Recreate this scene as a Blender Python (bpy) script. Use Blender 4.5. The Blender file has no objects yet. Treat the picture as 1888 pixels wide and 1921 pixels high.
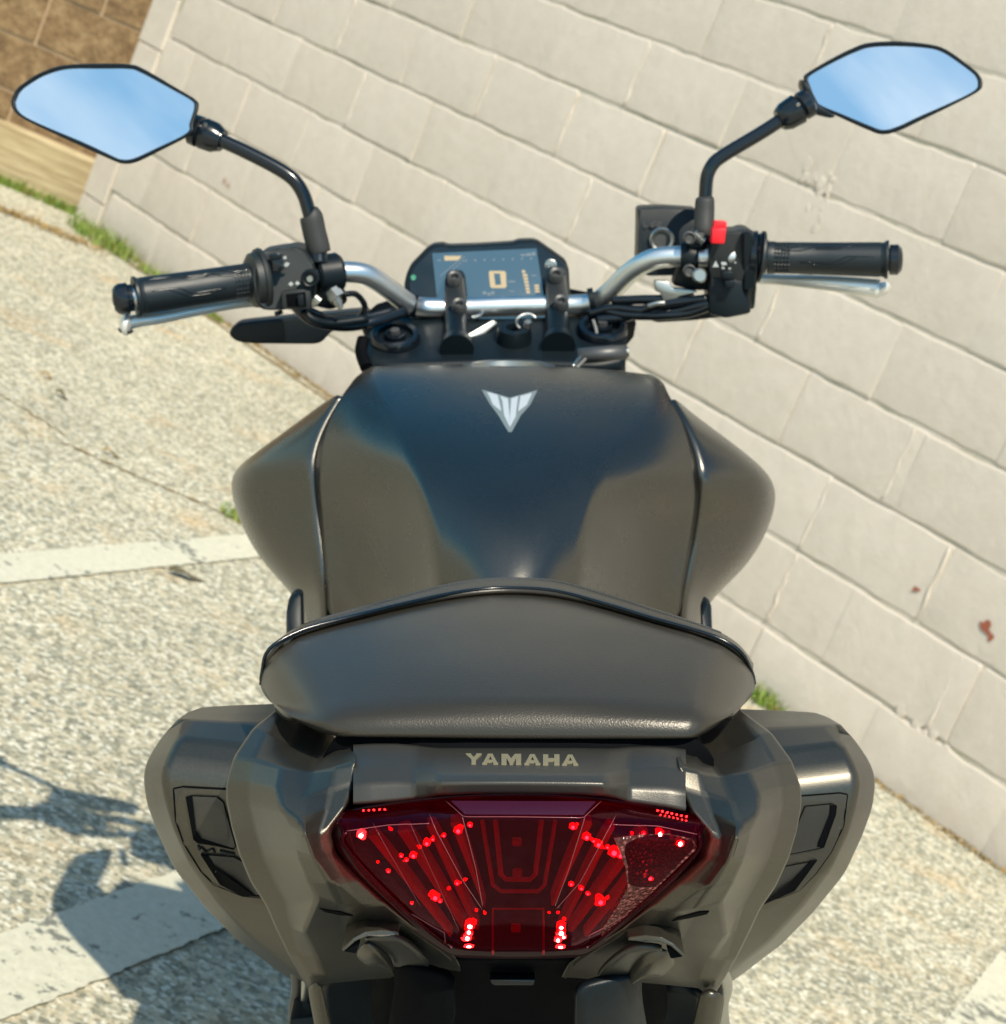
import bpy, bmesh, math, random
from mathutils import Vector, Matrix
from mathutils.bvhtree import BVHTree
R = math.radians
random.seed(7)
sc = bpy.context.scene
COL = sc.collection

# ------------------------------------------------------------------ camera
# world: z up, painted block wall in the plane y = 0, ground z = 0
CAM = Vector((0.0, -3.82, 1.152))
VX = Vector((0.57593831, 0.72151946, 0.38432373))      # image right
VU = Vector((-0.404, -0.157, 0.901))                   # image up (orthonormalised below)
VF = Vector((-0.7107, 0.6738, -0.2011))                # view direction
VX.normalize(); VF = (VF - VX * VF.dot(VX)).normalized(); VU = VX.cross(VF).normalized()
FPX = 3800.0
cam_d = bpy.data.cameras.new("camera"); cam = bpy.data.objects.new("camera", cam_d); COL.objects.link(cam)
cam.matrix_world = Matrix(((VX.x, VU.x, -VF.x, CAM.x), (VX.y, VU.y, -VF.y, CAM.y), (VX.z, VU.z, -VF.z, CAM.z), (0, 0, 0, 1)))
cam_d.sensor_fit = 'HORIZONTAL'; cam_d.sensor_width = 36.0; cam_d.lens = FPX / 1888 * 36
cam_d.clip_start = 0.05; cam_d.clip_end = 3000
cam_d.dof.use_dof = True; cam_d.dof.focus_distance = 0.98; cam_d.dof.aperture_fstop = 28
sc.camera = cam

# ------------------------------------------------------------------ sky, sun, exposure
SUN = Vector((0.62, -0.42, 0.98)).normalized()        # towards the sun
el = math.asin(SUN.z); az = math.atan2(SUN.x, SUN.y)
w = bpy.data.worlds.new("World"); sc.world = w; w.use_nodes = True
nt = w.node_tree; nt.nodes.clear()
def N(t, ty, **k):
    n = t.nodes.new(ty)
    for a, b in k.items(): setattr(n, a, b)
    return n
out = N(nt, 'ShaderNodeOutputWorld'); bg = N(nt, 'ShaderNodeBackground')
sky = N(nt, 'ShaderNodeTexSky', sky_type='NISHITA', sun_disc=False, sun_elevation=el, sun_rotation=az)
sky.air_density = 1.0; sky.dust_density = 0.25; sky.ozone_density = 2.2
tc = N(nt, 'ShaderNodeTexCoord'); mp = N(nt, 'ShaderNodeMapping'); mp.inputs['Scale'].default_value = (1.3, 2.6, 3.4)
nz = N(nt, 'ShaderNodeTexNoise'); nz.inputs['Scale'].default_value = 3.4; nz.inputs['Detail'].default_value = 5; nz.inputs['Distortion'].default_value = 0.25
cr = N(nt, 'ShaderNodeValToRGB'); cr.color_ramp.elements[0].position = 0.46; cr.color_ramp.elements[1].position = 0.72
cr.color_ramp.elements[1].color = (0.55, 0.55, 0.55, 1)
mx = N(nt, 'ShaderNodeMix', data_type='RGBA'); mx.inputs[7].default_value = (7.5, 8.4, 9.2, 1)
L_ = nt.links.new
L_(tc.outputs['Generated'], mp.inputs[0]); L_(mp.outputs[0], nz.inputs['Vector']); L_(nz.outputs[0], cr.inputs[0])
veil = N(nt, 'ShaderNodeVectorMath', operation='DOT_PRODUCT'); veil.inputs[1].default_value = Vector((0.12, -0.80, 0.58)).normalized()
L_(tc.outputs['Generated'], veil.inputs[0])
vr = N(nt, 'ShaderNodeMapRange'); vr.inputs[1].default_value = 0.55; vr.inputs[2].default_value = 1.0; vr.inputs[3].default_value = 0.0; vr.inputs[4].default_value = 0.30; vr.interpolation_type = 'SMOOTHSTEP'
L_(veil.outputs['Value'], vr.inputs[0]); ad = N(nt, 'ShaderNodeMath', operation='ADD'); ml = N(nt, 'ShaderNodeMath', operation='MULTIPLY')
L_(cr.outputs[0], ml.inputs[0]); L_(vr.outputs[0], ml.inputs[1]); ml2 = N(nt, 'ShaderNodeMath', operation='MULTIPLY'); ml2.inputs[1].default_value = 4.0; L_(ml.outputs[0], ml2.inputs[0])
L_(ml2.outputs[0], ad.inputs[0]); L_(vr.outputs[0], ad.inputs[1]); L_(ad.outputs[0], mx.inputs[0]); hs = N(nt, 'ShaderNodeHueSaturation'); hs.inputs['Saturation'].default_value = 1.5; hs.inputs['Hue'].default_value = 0.478; hs.inputs['Value'].default_value = 1.15
L_(sky.outputs[0], hs.inputs['Color']); L_(hs.outputs[0], mx.inputs[6]); L_(mx.outputs[2], bg.inputs[0]); L_(bg.outputs[0], out.inputs[0])
bg.inputs[1].default_value = 0.11
sd = bpy.data.lights.new("sun", 'SUN'); sd.energy = 4.6; sd.angle = R(0.55); sd.color = (1.0, 0.91, 0.74)
so = bpy.data.objects.new("sun", sd); COL.objects.link(so); so.rotation_euler = SUN.to_track_quat('Z', 'Y').to_euler(); so.location = (2, -4, 6)
vs = sc.view_settings; vs.view_transform = 'Standard'; vs.look = 'None'; vs.gamma = 1; vs.exposure = 0.27; vs.use_curve_mapping = False

# ------------------------------------------------------------------ materials
def ramp(t, src, stops):
    c = N(t, 'ShaderNodeValToRGB'); e = c.color_ramp.elements
    while len(e) < len(stops): e.new(0.5)
    for i, (p, col) in enumerate(stops):
        e[i].position = p; e[i].color = tuple(col) + (1,) if len(col) == 3 else col
    t.links.new(src, c.inputs[0]); return c.outputs[0]
def noise(t, vec, scale, detail=3, rough=0.5, dist=0):
    n = N(t, 'ShaderNodeTexNoise'); n.inputs['Scale'].default_value = scale; n.inputs['Detail'].default_value = detail
    n.inputs['Roughness'].default_value = rough; n.inputs['Distortion'].default_value = dist
    t.links.new(vec, n.inputs['Vector']); return n.outputs[0]
def mixc(t, fac, a, b, mode='MIX'):
    m = N(t, 'ShaderNodeMix', data_type='RGBA', blend_type=mode)
    for i, v in ((0, fac), (6, a), (7, b)):
        if hasattr(v, 'is_linked'): t.links.new(v, m.inputs[i])
        elif isinstance(v, (int, float)): m.inputs[i].default_value = v
        else: m.inputs[i].default_value = tuple(v) + (1,)
    return m.outputs[2]
def bump(t, h, strength, dist, prev=None):
    b = N(t, 'ShaderNodeBump'); b.inputs['Strength'].default_value = strength; b.inputs['Distance'].default_value = dist
    t.links.new(h, b.inputs['Height'])
    if prev is not None: t.links.new(prev, b.inputs['Normal'])
    return b.outputs[0]
def mat(name, col=(0.5,) * 3, rough=0.5, metal=0.0, **kw):
    m = bpy.data.materials.new(name); m.use_nodes = True; t = m.node_tree
    p = t.nodes['Principled BSDF']; p.inputs['Base Color'].default_value = tuple(col) + (1,)
    p.inputs['Roughness'].default_value = rough; p.inputs['Metallic'].default_value = metal
    for k, v in kw.items(): p.inputs[k].default_value = v
    return m, t, p
def objvec(t): return N(t, 'ShaderNodeTexCoord').outputs['Object']
def geovec(t): return N(t, 'ShaderNodeNewGeometry').outputs['Position']
M = {}
def simple(key, col, rough, metal=0.0, grain=None, mott=0.0, **kw):
    m, t, p = mat(key, col, rough, metal, **kw); v = objvec(t)
    if grain:
        sc_, st, d = grain
        t.links.new(bump(t, noise(t, v, sc_, 3), st, d), p.inputs['Normal'])
    rr = noise(t, v, 24, 4, 0.6)
    mr = N(t, 'ShaderNodeMapRange'); mr.inputs[3].default_value = rough * (1 - 0.18); mr.inputs[4].default_value = rough * (1 + 0.18)
    t.links.new(rr, mr.inputs[0]); t.links.new(mr.outputs[0], p.inputs['Roughness'])
    if mott:
        c = mixc(t, noise(t, v, 620, 5, 0.8), tuple(x * (1 - mott) for x in col), tuple(x * (1 + mott) for x in col))
        t.links.new(c, p.inputs['Base Color'])
    M[key] = m; return m
simple('matte_grey_paint', (0.122, 0.117, 0.106), 0.28, 0.93, grain=(1500, 0.16, 0.0004), mott=0.38)
simple('tail_paint', (0.105, 0.097, 0.080), 0.37, 0.85, grain=(1500, 0.18, 0.0004), mott=0.32)
simple('matte_plastic', (0.060, 0.056, 0.048), 0.34, 0.45, grain=(1800, 0.2, 0.0004), mott=0.1)
simple('seat_vinyl', (0.040, 0.034, 0.025), 0.32, 0.18, grain=(1000, 0.28, 0.0005), mott=0.15)
simple('black_plastic', (0.0045, 0.0085, 0.0115), 0.42, grain=(1500, 0.2, 0.0004), **{'Specular IOR Level': 0.25})
simple('black_gloss', (0.005, 0.008, 0.012), 0.20)
simple('deep_black', (0.0015, 0.002, 0.003), 0.8, **{'Specular IOR Level': 0.08})  # kept near black so the shade under the tail sits in its colour
simple('grip_rubber', (0.006, 0.011, 0.015), 0.45, grain=(900, 0.3, 0.0006))
simple('boot_rubber', (0.030, 0.031, 0.030), 0.6, grain=(900, 0.3, 0.0006))
simple('switch_grey', (0.013, 0.016, 0.016), 0.5, grain=(1500, 0.3, 0.0005))
simple('bar_aluminium', (0.72, 0.73, 0.72), 0.36, 1.0, grain=(500, 0.05, 0.0003))
simple('lever_metal', (0.80, 0.79, 0.75), 0.38, 0.55)
simple('zinc', (0.45, 0.45, 0.42), 0.38, 1.0)
simple('bolt_grey', (0.10, 0.10, 0.10), 0.5, 0.6)
simple('white_print', (0.40, 0.42, 0.41), 0.5)
simple('emblem_silver', (0.60, 0.63, 0.65), 0.34, 0.3)
simple('emblem_grey', (0.26, 0.30, 0.29), 0.34, 0.4)
simple('letter_khaki', (0.22, 0.19, 0.115), 0.5)
simple('red_switch', (0.80, 0.010, 0.020), 0.38)
simple('tie_grey', (0.16, 0.16, 0.155), 0.5)
simple('rubber_tyre', (0.014, 0.014, 0.014), 0.8, grain=(400, 0.3, 0.001))
simple('engine_metal', (0.10, 0.10, 0.10), 0.45, 0.8)
simple('mirror_glass', (0.86, 0.90, 0.92), 0.012, 1.0)
simple('reflector_smoke', (0.30, 0.30, 0.26), 0.25, 0.0)
simple('dash_face', (0.010, 0.018, 0.024), 0.14)
def emis(key, col, s, base=(0.02, 0.02, 0.02), rough=0.3):
    m, t, p = mat(key, base, rough); p.inputs['Emission Color'].default_value = tuple(col) + (1,); p.inputs['Emission Strength'].default_value = s; M[key] = m
emis('screen_lit', (0.055, 0.125, 0.175), 0.9, (0.02, 0.03, 0.04), 0.18)
emis('screen_amber', (0.80, 0.62, 0.34), 0.75)
emis('screen_pale', (0.30, 0.38, 0.42), 0.6)
emis('neutral_lamp', (0.02, 0.35, 0.20), 0.8)
emis('led_core', (1.0, 0.45, 0.36), 20.0)
emis('led_red', (1.0, 0.010, 0.013), 4.6, (0.5, 0, 0))
emis('led_dim', (0.45, 0.0, 0.01), 0.22, (0.2, 0, 0))
def red_lens():
    m, t, p = mat('red_lens'); t.nodes.remove(p); o = t.nodes['Material Output']
    tr = N(t, 'ShaderNodeBsdfTransparent'); tr.inputs[0].default_value = (0.50, 0.010, 0.030, 1)
    gl = N(t, 'ShaderNodeBsdfGlossy'); gl.inputs['Roughness'].default_value = 0.07; gl.inputs[0].default_value = (0.50, 0.22, 0.30, 1)
    df = N(t, 'ShaderNodeBsdfDiffuse'); df.inputs[0].default_value = (0.09, 0.001, 0.006, 1)
    m1 = N(t, 'ShaderNodeMixShader'); m1.inputs[0].default_value = 0.10
    fr = N(t, 'ShaderNodeFresnel'); fr.inputs[0].default_value = 1.36
    m2 = N(t, 'ShaderNodeMixShader'); k = t.links.new
    k(tr.outputs[0], m1.inputs[1]); k(df.outputs[0], m1.inputs[2]); k(fr.outputs[0], m2.inputs[0]); k(m1.outputs[0], m2.inputs[1]); k(gl.outputs[0], m2.inputs[2]); k(m2.outputs[0], o.inputs[0])
    M['red_lens'] = m
red_lens()
simple('lamp_housing', (0.02, 0.001, 0.003), 0.35, 0.2)
def crazed():
    m, t, p = mat('lamp_reflector', rough=0.2); v = objvec(t); vo = N(t, 'ShaderNodeTexVoronoi'); vo.inputs['Scale'].default_value = 420; t.links.new(v, vo.inputs['Vector'])
    c = ramp(t, vo.outputs['Distance'], [(0.1, (0.30, 0.10, 0.085)), (0.45, (0.10, 0.016, 0.014)), (0.8, (0.035, 0.004, 0.004))]); t.links.new(c, p.inputs['Base Color'])
    t.links.new(bump(t, vo.outputs['Distance'], 0.9, 0.002), p.inputs['Normal']); p.inputs['Emission Color'].default_value = (0.4, 0.0, 0.005, 1); p.inputs['Emission Strength'].default_value = 0.03; M['lamp_reflector'] = m
crazed()
simple('lamp_fin', (0.34, 0.004, 0.012), 0.3, 0.2)
simple('lens_edge', (0.22, 0.05, 0.06), 0.22)
simple('lens_sky_tint', (0.060, 0.012, 0.035), 0.24)  # purple base stands in for sky reflected on the upper bevel
M['lamp_fin'].node_tree.nodes['Principled BSDF'].inputs['Emission Color'].default_value = (0.5, 0.0, 0.01, 1)
M['lamp_fin'].node_tree.nodes['Principled BSDF'].inputs['Emission Strength'].default_value = 0.22

def wall_paint(key, joint=False):
    m, t, p = mat(key, (0.6, 0.57, 0.5), 0.62); v = geovec(t)
    big = noise(t, v, 1.3, 5, 0.6); fine = noise(t, v, 22, 6, 0.65); vf = noise(t, v, 260, 3, 0.6)
    c = ramp(t, big, [(0.3, (0.575, 0.505, 0.425)), (0.7, (0.625, 0.555, 0.475))])
    c = mixc(t, 0.5, c, ramp(t, fine, [(0.30, (0.54, 0.47, 0.39)), (0.60, (0.625, 0.555, 0.475))]), 'MIX')
    if joint:
        st = noise(t, v, 5.5, 5, 0.7)
        c = mixc(t, ramp(t, st, [(0.42, (0, 0, 0)), (0.62, (1, 1, 1))]), c, (0.36, 0.335, 0.25))
    else:   # rusty chips in the paint
        mpn = N(t, 'ShaderNodeMapping'); mpn.inputs['Location'].default_value = (3.7, 1.1, 0.33); t.links.new(v, mpn.inputs[0])
        sp = noise(t, mpn.outputs[0], 7.0, 4, 0.5)
        c = mixc(t, ramp(t, sp, [(0.77, (0, 0, 0)), (0.79, (1, 1, 1))]), c, (0.40, 0.24, 0.15))
    oi = N(t, 'ShaderNodeObjectInfo'); c = mixc(t, 1.0, c, ramp(t, oi.outputs['Random'], [(0.0, (0.96, 0.95, 0.935)), (1.0, (1.02, 1.015, 1.01))]), 'MULTIPLY')
    t.links.new(c, p.inputs['Base Color'])
    nb = bump(t, noise(t, v, 8, 4, 0.55, 0.6), 0.35, 0.010); nb = bump(t, fine, 0.32, 0.004, nb); nb = bump(t, vf, 0.4, 0.001, nb); nb = bump(t, noise(t, v, 70, 5, 0.7, 0.4), 0.4, 0.002, nb)
    t.links.new(nb, p.inputs['Normal']); M[key] = m
wall_paint('wall_paint'); wall_paint('wall_mortar', True)

def asphalt():
    m, t, p = mat('asphalt', rough=0.72); v = geovec(t)
    def agg(scale, stops):
        vo = N(t, 'ShaderNodeTexVoronoi'); vo.inputs['Scale'].default_value = scale; vo.inputs['Randomness'].default_value = 1
        t.links.new(v, vo.inputs['Vector'])
        sep = N(t, 'ShaderNodeSeparateColor'); t.links.new(vo.outputs['Color'], sep.inputs[0])
        return ramp(t, sep.outputs[0], stops), vo.outputs['Distance']
    c1, d1 = agg(88, [(0.0, (0.10, 0.11, 0.085)), (0.3, (0.25, 0.25, 0.18)), (0.55, (0.53, 0.485, 0.355)), (0.85, (0.62, 0.52, 0.34)), (1.0, (0.80, 0.79, 0.68))])
    c2, d2 = agg(240, [(0.0, (0.13, 0.14, 0.11)), (0.5, (0.435, 0.40, 0.30)), (1.0, (0.68, 0.66, 0.54))])
    c = mixc(t, 0.36, c1, c2)
    vd = N(t, 'ShaderNodeTexVoronoi'); vd.inputs['Scale'].default_value = 150; t.links.new(v, vd.inputs['Vector']); sd_ = N(t, 'ShaderNodeSeparateColor'); t.links.new(vd.outputs['Color'], sd_.inputs[0])
    c = mixc(t, ramp(t, sd_.outputs[1], [(0.80, (0, 0, 0)), (0.86, (0.62, 0.62, 0.62))]), c, (0.075, 0.085, 0.062))
    c = mixc(t, ramp(t, sd_.outputs[2], [(0.86, (0, 0, 0)), (0.90, (0.7, 0.7, 0.7))]), c, (0.86, 0.84, 0.72))
    patch = noise(t, v, 1.7, 5, 0.62)
    c = mixc(t, ramp(t, patch, [(0.35, (0, 0, 0)), (0.7, (1, 1, 1))]), mixc(t, 0.26, c, (0.17, 0.165, 0.13)), mixc(t, 0.14, c, (0.56, 0.53, 0.40)))
    rust = noise(t, v, 4.1, 5, 0.6)
    c = mixc(t, ramp(t, rust, [(0.56, (0, 0, 0)), (0.78, (0.55, 0.55, 0.55))]), c, (0.52, 0.33, 0.13))
    t.links.new(c, p.inputs['Base Color'])
    nb = bump(t, d1, 0.35, 0.003); nb = bump(t, d2, 0.35, 0.0015, nb)
    t.links.new(nb, p.inputs['Normal']); M['asphalt'] = m; return m
asphalt()
def paint_line():
    m, t, p = mat('line_paint', rough=0.6); v = geovec(t)
    wear = noise(t, v, 42, 6, 0.7); wear2 = noise(t, v, 6.5, 4, 0.6)
    a = N(t, 'ShaderNodeMath', operation='ADD'); t.links.new(wear, a.inputs[0]); t.links.new(wear2, a.inputs[1])
    white = ramp(t, noise(t, v, 90, 4, 0.6), [(0.3, (0.50, 0.485, 0.385)), (0.7, (0.61, 0.595, 0.48))])
    c = mixc(t, ramp(t, a.outputs[0], [(0.0, (0, 0, 0)), (1.0, (0, 0, 0))]), white, (0.2, 0.2, 0.18))
    mr = N(t, 'ShaderNodeMapRange'); mr.inputs[1].default_value = 1.09; mr.inputs[2].default_value = 1.15; t.links.new(a.outputs[0], mr.inputs[0])
    c = mixc(t, mr.outputs[0], white, (0.17, 0.175, 0.15))
    t.links.new(c, p.inputs['Base Color']); t.links.new(bump(t, wear, 0.5, 0.002), p.inputs['Normal']); M['line_paint'] = m
paint_line()
def brownwall():
    m, t, p = mat('brown_block', rough=0.85); v = geovec(t)
    c = ramp(t, noise(t, v, 16, 7, 0.75), [(0.32, (0.115, 0.065, 0.028)), (0.5, (0.24, 0.15, 0.070)), (0.68, (0.36, 0.25, 0.13))])
    t.links.new(c, p.inputs['Base Color']); t.links.new(bump(t, noise(t, v, 24, 6, 0.7), 1.0, 0.02), p.inputs['Normal']); M['brown_block'] = m
    m, t, p = mat('tan_plinth', rough=0.8); v = geovec(t)
    mpn = N(t, 'ShaderNodeMapping'); mpn.inputs['Scale'].default_value = (0.8, 0.8, 9); t.links.new(v, mpn.inputs[0])
    c = ramp(t, noise(t, mpn.outputs[0], 6, 5, 0.6), [(0.35, (0.30, 0.22, 0.11)), (0.65, (0.50, 0.40, 0.235))])
    t.links.new(c, p.inputs['Base Color']); t.links.new(bump(t, noise(t, v, 30, 5), 0.3, 0.004), p.inputs['Normal']); M['tan_plinth'] = m
brownwall()
simple('brown_mortar', (0.40, 0.29, 0.18), 0.9)
def grassy():
    m, t, p = mat('grass_green', rough=0.55); v = geovec(t)
    c = ramp(t, noise(t, v, 34, 4, 0.7), [(0.30, (0.26, 0.19, 0.06)), (0.44, (0.20, 0.24, 0.035)), (0.58, (0.11, 0.22, 0.02)), (0.75, (0.24, 0.32, 0.03))])
    t.links.new(c, p.inputs['Base Color']); M['grass_green'] = m
grassy()
simple('grass_dry', (0.30, 0.20, 0.07), 0.8)
simple('dead_leaf', (0.10, 0.085, 0.045), 0.8)
simple('moss_dirt', (0.22, 0.15, 0.06), 0.95, mott=0.4)

# ------------------------------------------------------------------ mesh helpers
def link(name, me, parent=None, m=None, smooth=True):
    o = bpy.data.objects.new(name, me); COL.objects.link(o)
    if m is not None: me.materials.append(M[m])
    if smooth:
        for f in me.polygons: f.use_smooth = True
    if parent is not None: o.parent = parent
    return o
def mesh(name, vs, fs, m, parent=None, smooth=True):
    me = bpy.data.meshes.new(name); me.from_pydata([tuple(v) for v in vs], [], fs); me.update()
    return link(name, me, parent, m, smooth)
def tag(o, label=None, cat=None, group=None, kind=None):
    if label: o['label'] = label
    if cat: o['category'] = cat
    if group: o['group'] = group
    if kind: o['kind'] = kind
    return o
def empty(name, loc=(0, 0, 0)):
    o = bpy.data.objects.new(name, None); COL.objects.link(o); o.location = loc; o.empty_display_size = 0.1; return o
def box_bm(bm, c, s, rz=0, jit=0):
    mt = Matrix.Translation(c) @ Matrix.Rotation(rz, 4, 'Z') @ Matrix.Diagonal((s[0], s[1], s[2], 1))
    return bmesh.ops.create_cube(bm, size=1, matrix=mt)['verts']
def box(name, c, s, m, parent=None, bev=0, rz=0):
    bm = bmesh.new(); box_bm(bm, c, s, rz)
    if bev: bmesh.ops.bevel(bm, geom=bm.edges[:], offset=bev, segments=2, affect='EDGES', profile=0.6)
    me = bpy.data.meshes.new(name); bm.to_mesh(me); bm.free()
    return link(name, me, parent, m, False)

# bike frame: x right, y forward, z up, its own camera height 1.25 above the contact patch
PB = R(12.6); CB, SB = math.cos(PB), math.sin(PB)
YB = VF * CB + VU * SB; ZB = VU * CB - VF * SB
HC = 1.25
bike = empty('motorcycle')
bloc = CAM - ZB * HC
BM = Matrix(((VX.x, YB.x, ZB.x, bloc.x), (VX.y, YB.y, ZB.y, bloc.y), (VX.z, YB.z, ZB.z, bloc.z), (0, 0, 0, 1)))
bike.matrix_world = BM
tag(bike, 'matte dark grey motorcycle seen from behind, red tail light lit, leaning beside the wall', 'motorcycle')

def P(px, py, Y):
    """point of the bike at distance Y ahead of the rider-height origin, in bike coordinates"""
    a = (px - 944) / FPX; b = (960.5 - py) / FPX
    t = Y / (CB + b * SB)
    return Vector((a * t, Y, HC + t * (b * CB - SB)))
def pxw(n, Y): return n * Y / FPX
def prof(pys, slopes, Y0):
    """Y of successive image rows on a surface falling backwards with the given slopes"""
    Y = Y0; out_ = [Y]; tan = lambda py: math.tan(PB + math.atan((py - 960.5) / FPX))
    z = HC - tan(pys[0]) * Y
    for py, s in zip(pys[1:], slopes):
        Yn = (HC - z + s * Y) / (s + tan(py)); z = HC - tan(py) * Yn; Y = Yn; out_.append(Y)
    return out_
def XC(Y):
    pts = [(0.85, 977), (0.9, 977), (0.97, 963), (1.1, 956), (1.7, 946), (2.2, 946)]
    for (a, b), (c, d) in zip(pts, pts[1:]):
        if Y <= c: return b + (d - b) * max(0, (Y - a)) / (c - a)
    return 946
def mirror_row(row, dy=8): return [(2 * XC(Y) - x, y + dy, Y) for x, y, Y in row]
def surf(name, rows, m, parent=bike, sub=2, thick=0.004, crease_cols=(), crease_rows=(), cv=0.7, closed=False, flip=False, facet=0):
    """smooth shell through a grid of points"""
    nr, nc = len(rows), len(rows[0]); vs = [P(*p) if not isinstance(p, Vector) else p for r in rows for p in r]
    fs = []
    for i in range(nr - 1):
        for j in range(nc - 1 + (1 if closed else 0)):
            a = i * nc + j; b = i * nc + (j + 1) % nc
            f = (a, b, b + nc, a + nc); fs.append(f[::-1] if not flip else f)
    bm = bmesh.new(); bv = [bm.verts.new(v) for v in vs]
    for f in fs:
        try: bm.faces.new([bv[k] for k in f])
        except ValueError: pass
    cl = bm.edges.layers.float.new('crease_edge')
    bm.edges.ensure_lookup_table(); idx = {v: i for i, v in enumerate(bv)}
    for e in bm.edges:
        a, b = sorted((idx[e.verts[0]], idx[e.verts[1]])); ra, ca, rb, cb_ = a // nc, a % nc, b // nc, b % nc
        for s in crease_cols:
            c_, v_ = s if isinstance(s, tuple) else (s, cv)
            if ca == cb_ == c_: e[cl] = v_
        for s in crease_rows:
            c_, v_ = s if isinstance(s, tuple) else (s, cv)
            if ra == rb == c_: e[cl] = v_
    me = bpy.data.meshes.new(name); bm.to_mesh(me); bm.free()
    o = link(name, me, parent, m)
    if facet:
        bv_ = o.modifiers.new('b', 'BEVEL'); bv_.width = facet; bv_.segments = 4; bv_.limit_method = 'ANGLE'; bv_.angle_limit = R(9); bv_.harden_normals = False
        if thick:
            so_ = o.modifiers.new('t', 'SOLIDIFY'); so_.thickness = thick; so_.offset = -1
        wn_ = o.modifiers.new('w', 'WEIGHTED_NORMAL'); wn_.keep_sharp = False; wn_.weight = 80
        return o
    ss = o.modifiers.new('s', 'SUBSURF'); ss.levels = ss.render_levels = sub
    if thick:
        so_ = o.modifiers.new('t', 'SOLIDIFY'); so_.thickness = thick; so_.offset = 1 if flip else 1; so_.offset = -1
    return o
def crom(pts, n):
    if len(pts) < 3: return pts
    q = [pts[0] * 2 - pts[1]] + list(pts) + [pts[-1] * 2 - pts[-2]]; o = []
    for i in range(1, len(q) - 2):
        for k in range(n):
            t = k / n; a, b, c, d = q[i - 1], q[i], q[i + 1], q[i + 2]
            o.append(0.5 * ((2 * b) + (c - a) * t + (2 * a - 5 * b + 4 * c - d) * t * t + (3 * b - a - 3 * c + d) * t ** 3))
    o.append(q[-2]); return o
def tube_data(pts, rad, seg=16, smooth=6, ends=True):
    """pts Vectors; rad number or list per point; returns verts, faces"""
    if not isinstance(rad, (list, tuple)): rad = [rad] * len(pts)
    if smooth > 1 and len(pts) > 2:
        pr = crom([Vector((*p, )) for p in pts], smooth); rr = [v.x for v in crom([Vector((r_, 0, 0)) for r_ in rad], smooth)]
    else: pr, rr = list(pts), list(rad)
    vs, fs = [], []; t0 = (pr[1] - pr[0]).normalized(); n0 = t0.orthogonal().normalized()
    for i, p in enumerate(pr):
        t = (pr[min(i + 1, len(pr) - 1)] - pr[max(i - 1, 0)]).normalized()
        n0 = (n0 - t * n0.dot(t)).normalized(); b0 = t.cross(n0)
        for k in range(seg):
            a = 2 * math.pi * k / seg; vs.append(p + (n0 * math.cos(a) + b0 * math.sin(a)) * rr[i])
    n = len(pr)
    for i in range(n - 1):
        for k in range(seg):
            a = i * seg + k; b = i * seg + (k + 1) % seg; fs.append((a, b, b + seg, a + seg))
    if ends:
        fs.append(tuple(range(seg))[::-1]); fs.append(tuple((n - 1) * seg + k for k in range(seg)))
    return vs, fs
def tube(name, pts, rad, m, parent=bike, seg=16, smooth=6):
    pts = [p if isinstance(p, Vector) else P(*p) for p in pts]
    vs, fs = tube_data(pts, rad, seg, smooth); o = mesh(name, vs, fs, m, parent)
    me = o.data
    for f in me.polygons:
        if len(f.vertices) > 4: f.use_smooth = False
    return o
def lathe(name, a, b, prof_, m, parent=bike, seg=28):
    """profile [(t 0..1 along a-b, radius)], hard steps where t repeats"""
    a = a if isinstance(a, Vector) else P(*a); b = b if isinstance(b, Vector) else P(*b)
    d = b - a; t = d.normalized(); n0 = t.orthogonal().normalized(); b0 = t.cross(n0); vs, fs = [], []
    for (s, r_) in prof_:
        for k in range(seg):
            an = 2 * math.pi * k / seg; vs.append(a + d * s + (n0 * math.cos(an) + b0 * math.sin(an)) * max(r_, 1e-5))
    for i in range(len(prof_) - 1):
        for k in range(seg):
            q = i * seg + k; w_ = i * seg + (k + 1) % seg; fs.append((q, w_, w_ + seg, q + seg))
    fs.append(tuple(range(seg))[::-1]); fs.append(tuple((len(prof_) - 1) * seg + k for k in range(seg)))
    o = mesh(name, vs, fs, m, parent)
    try: o.data.set_sharp_from_angle(angle=R(35))
    except Exception: pass
    return o
def prism(name, poly, depth, m, parent=bike, bev=0.0015, sharp=True, dirn=None, segs=2):
    """poly [(px,py,Y)] outline extruded by depth metres away from the viewer"""
    f = [p if isinstance(p, Vector) else P(*p) for p in poly]; n = len(f)
    d = dirn if dirn is not None else Vector((0, 1, 0))
    vs = f + [p + d * depth for p in f]
    fs = [tuple(range(n)), tuple(range(2 * n - 1, n - 1, -1))] + [(i, i + n, (i + 1) % n + n, (i + 1) % n) for i in range(n)]
    bm = bmesh.new(); bv = [bm.verts.new(v) for v in vs]
    for q in fs: bm.faces.new([bv[k] for k in q])
    bmesh.ops.recalc_face_normals(bm, faces=bm.faces[:])
    if bev: bmesh.ops.bevel(bm, geom=[e for e in bm.edges], offset=bev, segments=segs, affect='EDGES', profile=0.5, clamp_overlap=True)
    me = bpy.data.meshes.new(name); bm.to_mesh(me); bm.free(); o = link(name, me, parent, m)
    try: me.set_sharp_from_angle(angle=R(28))
    except Exception: pass
    return o
CAMB = Vector((0, 0, HC))
_bv = {}
def bvh(o):
    if o.name not in _bv:
        bpy.context.view_layer.update(); dg = bpy.context.evaluated_depsgraph_get()
        _bv[o.name] = BVHTree.FromObject(o, dg)
    return _bv[o.name]
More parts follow.
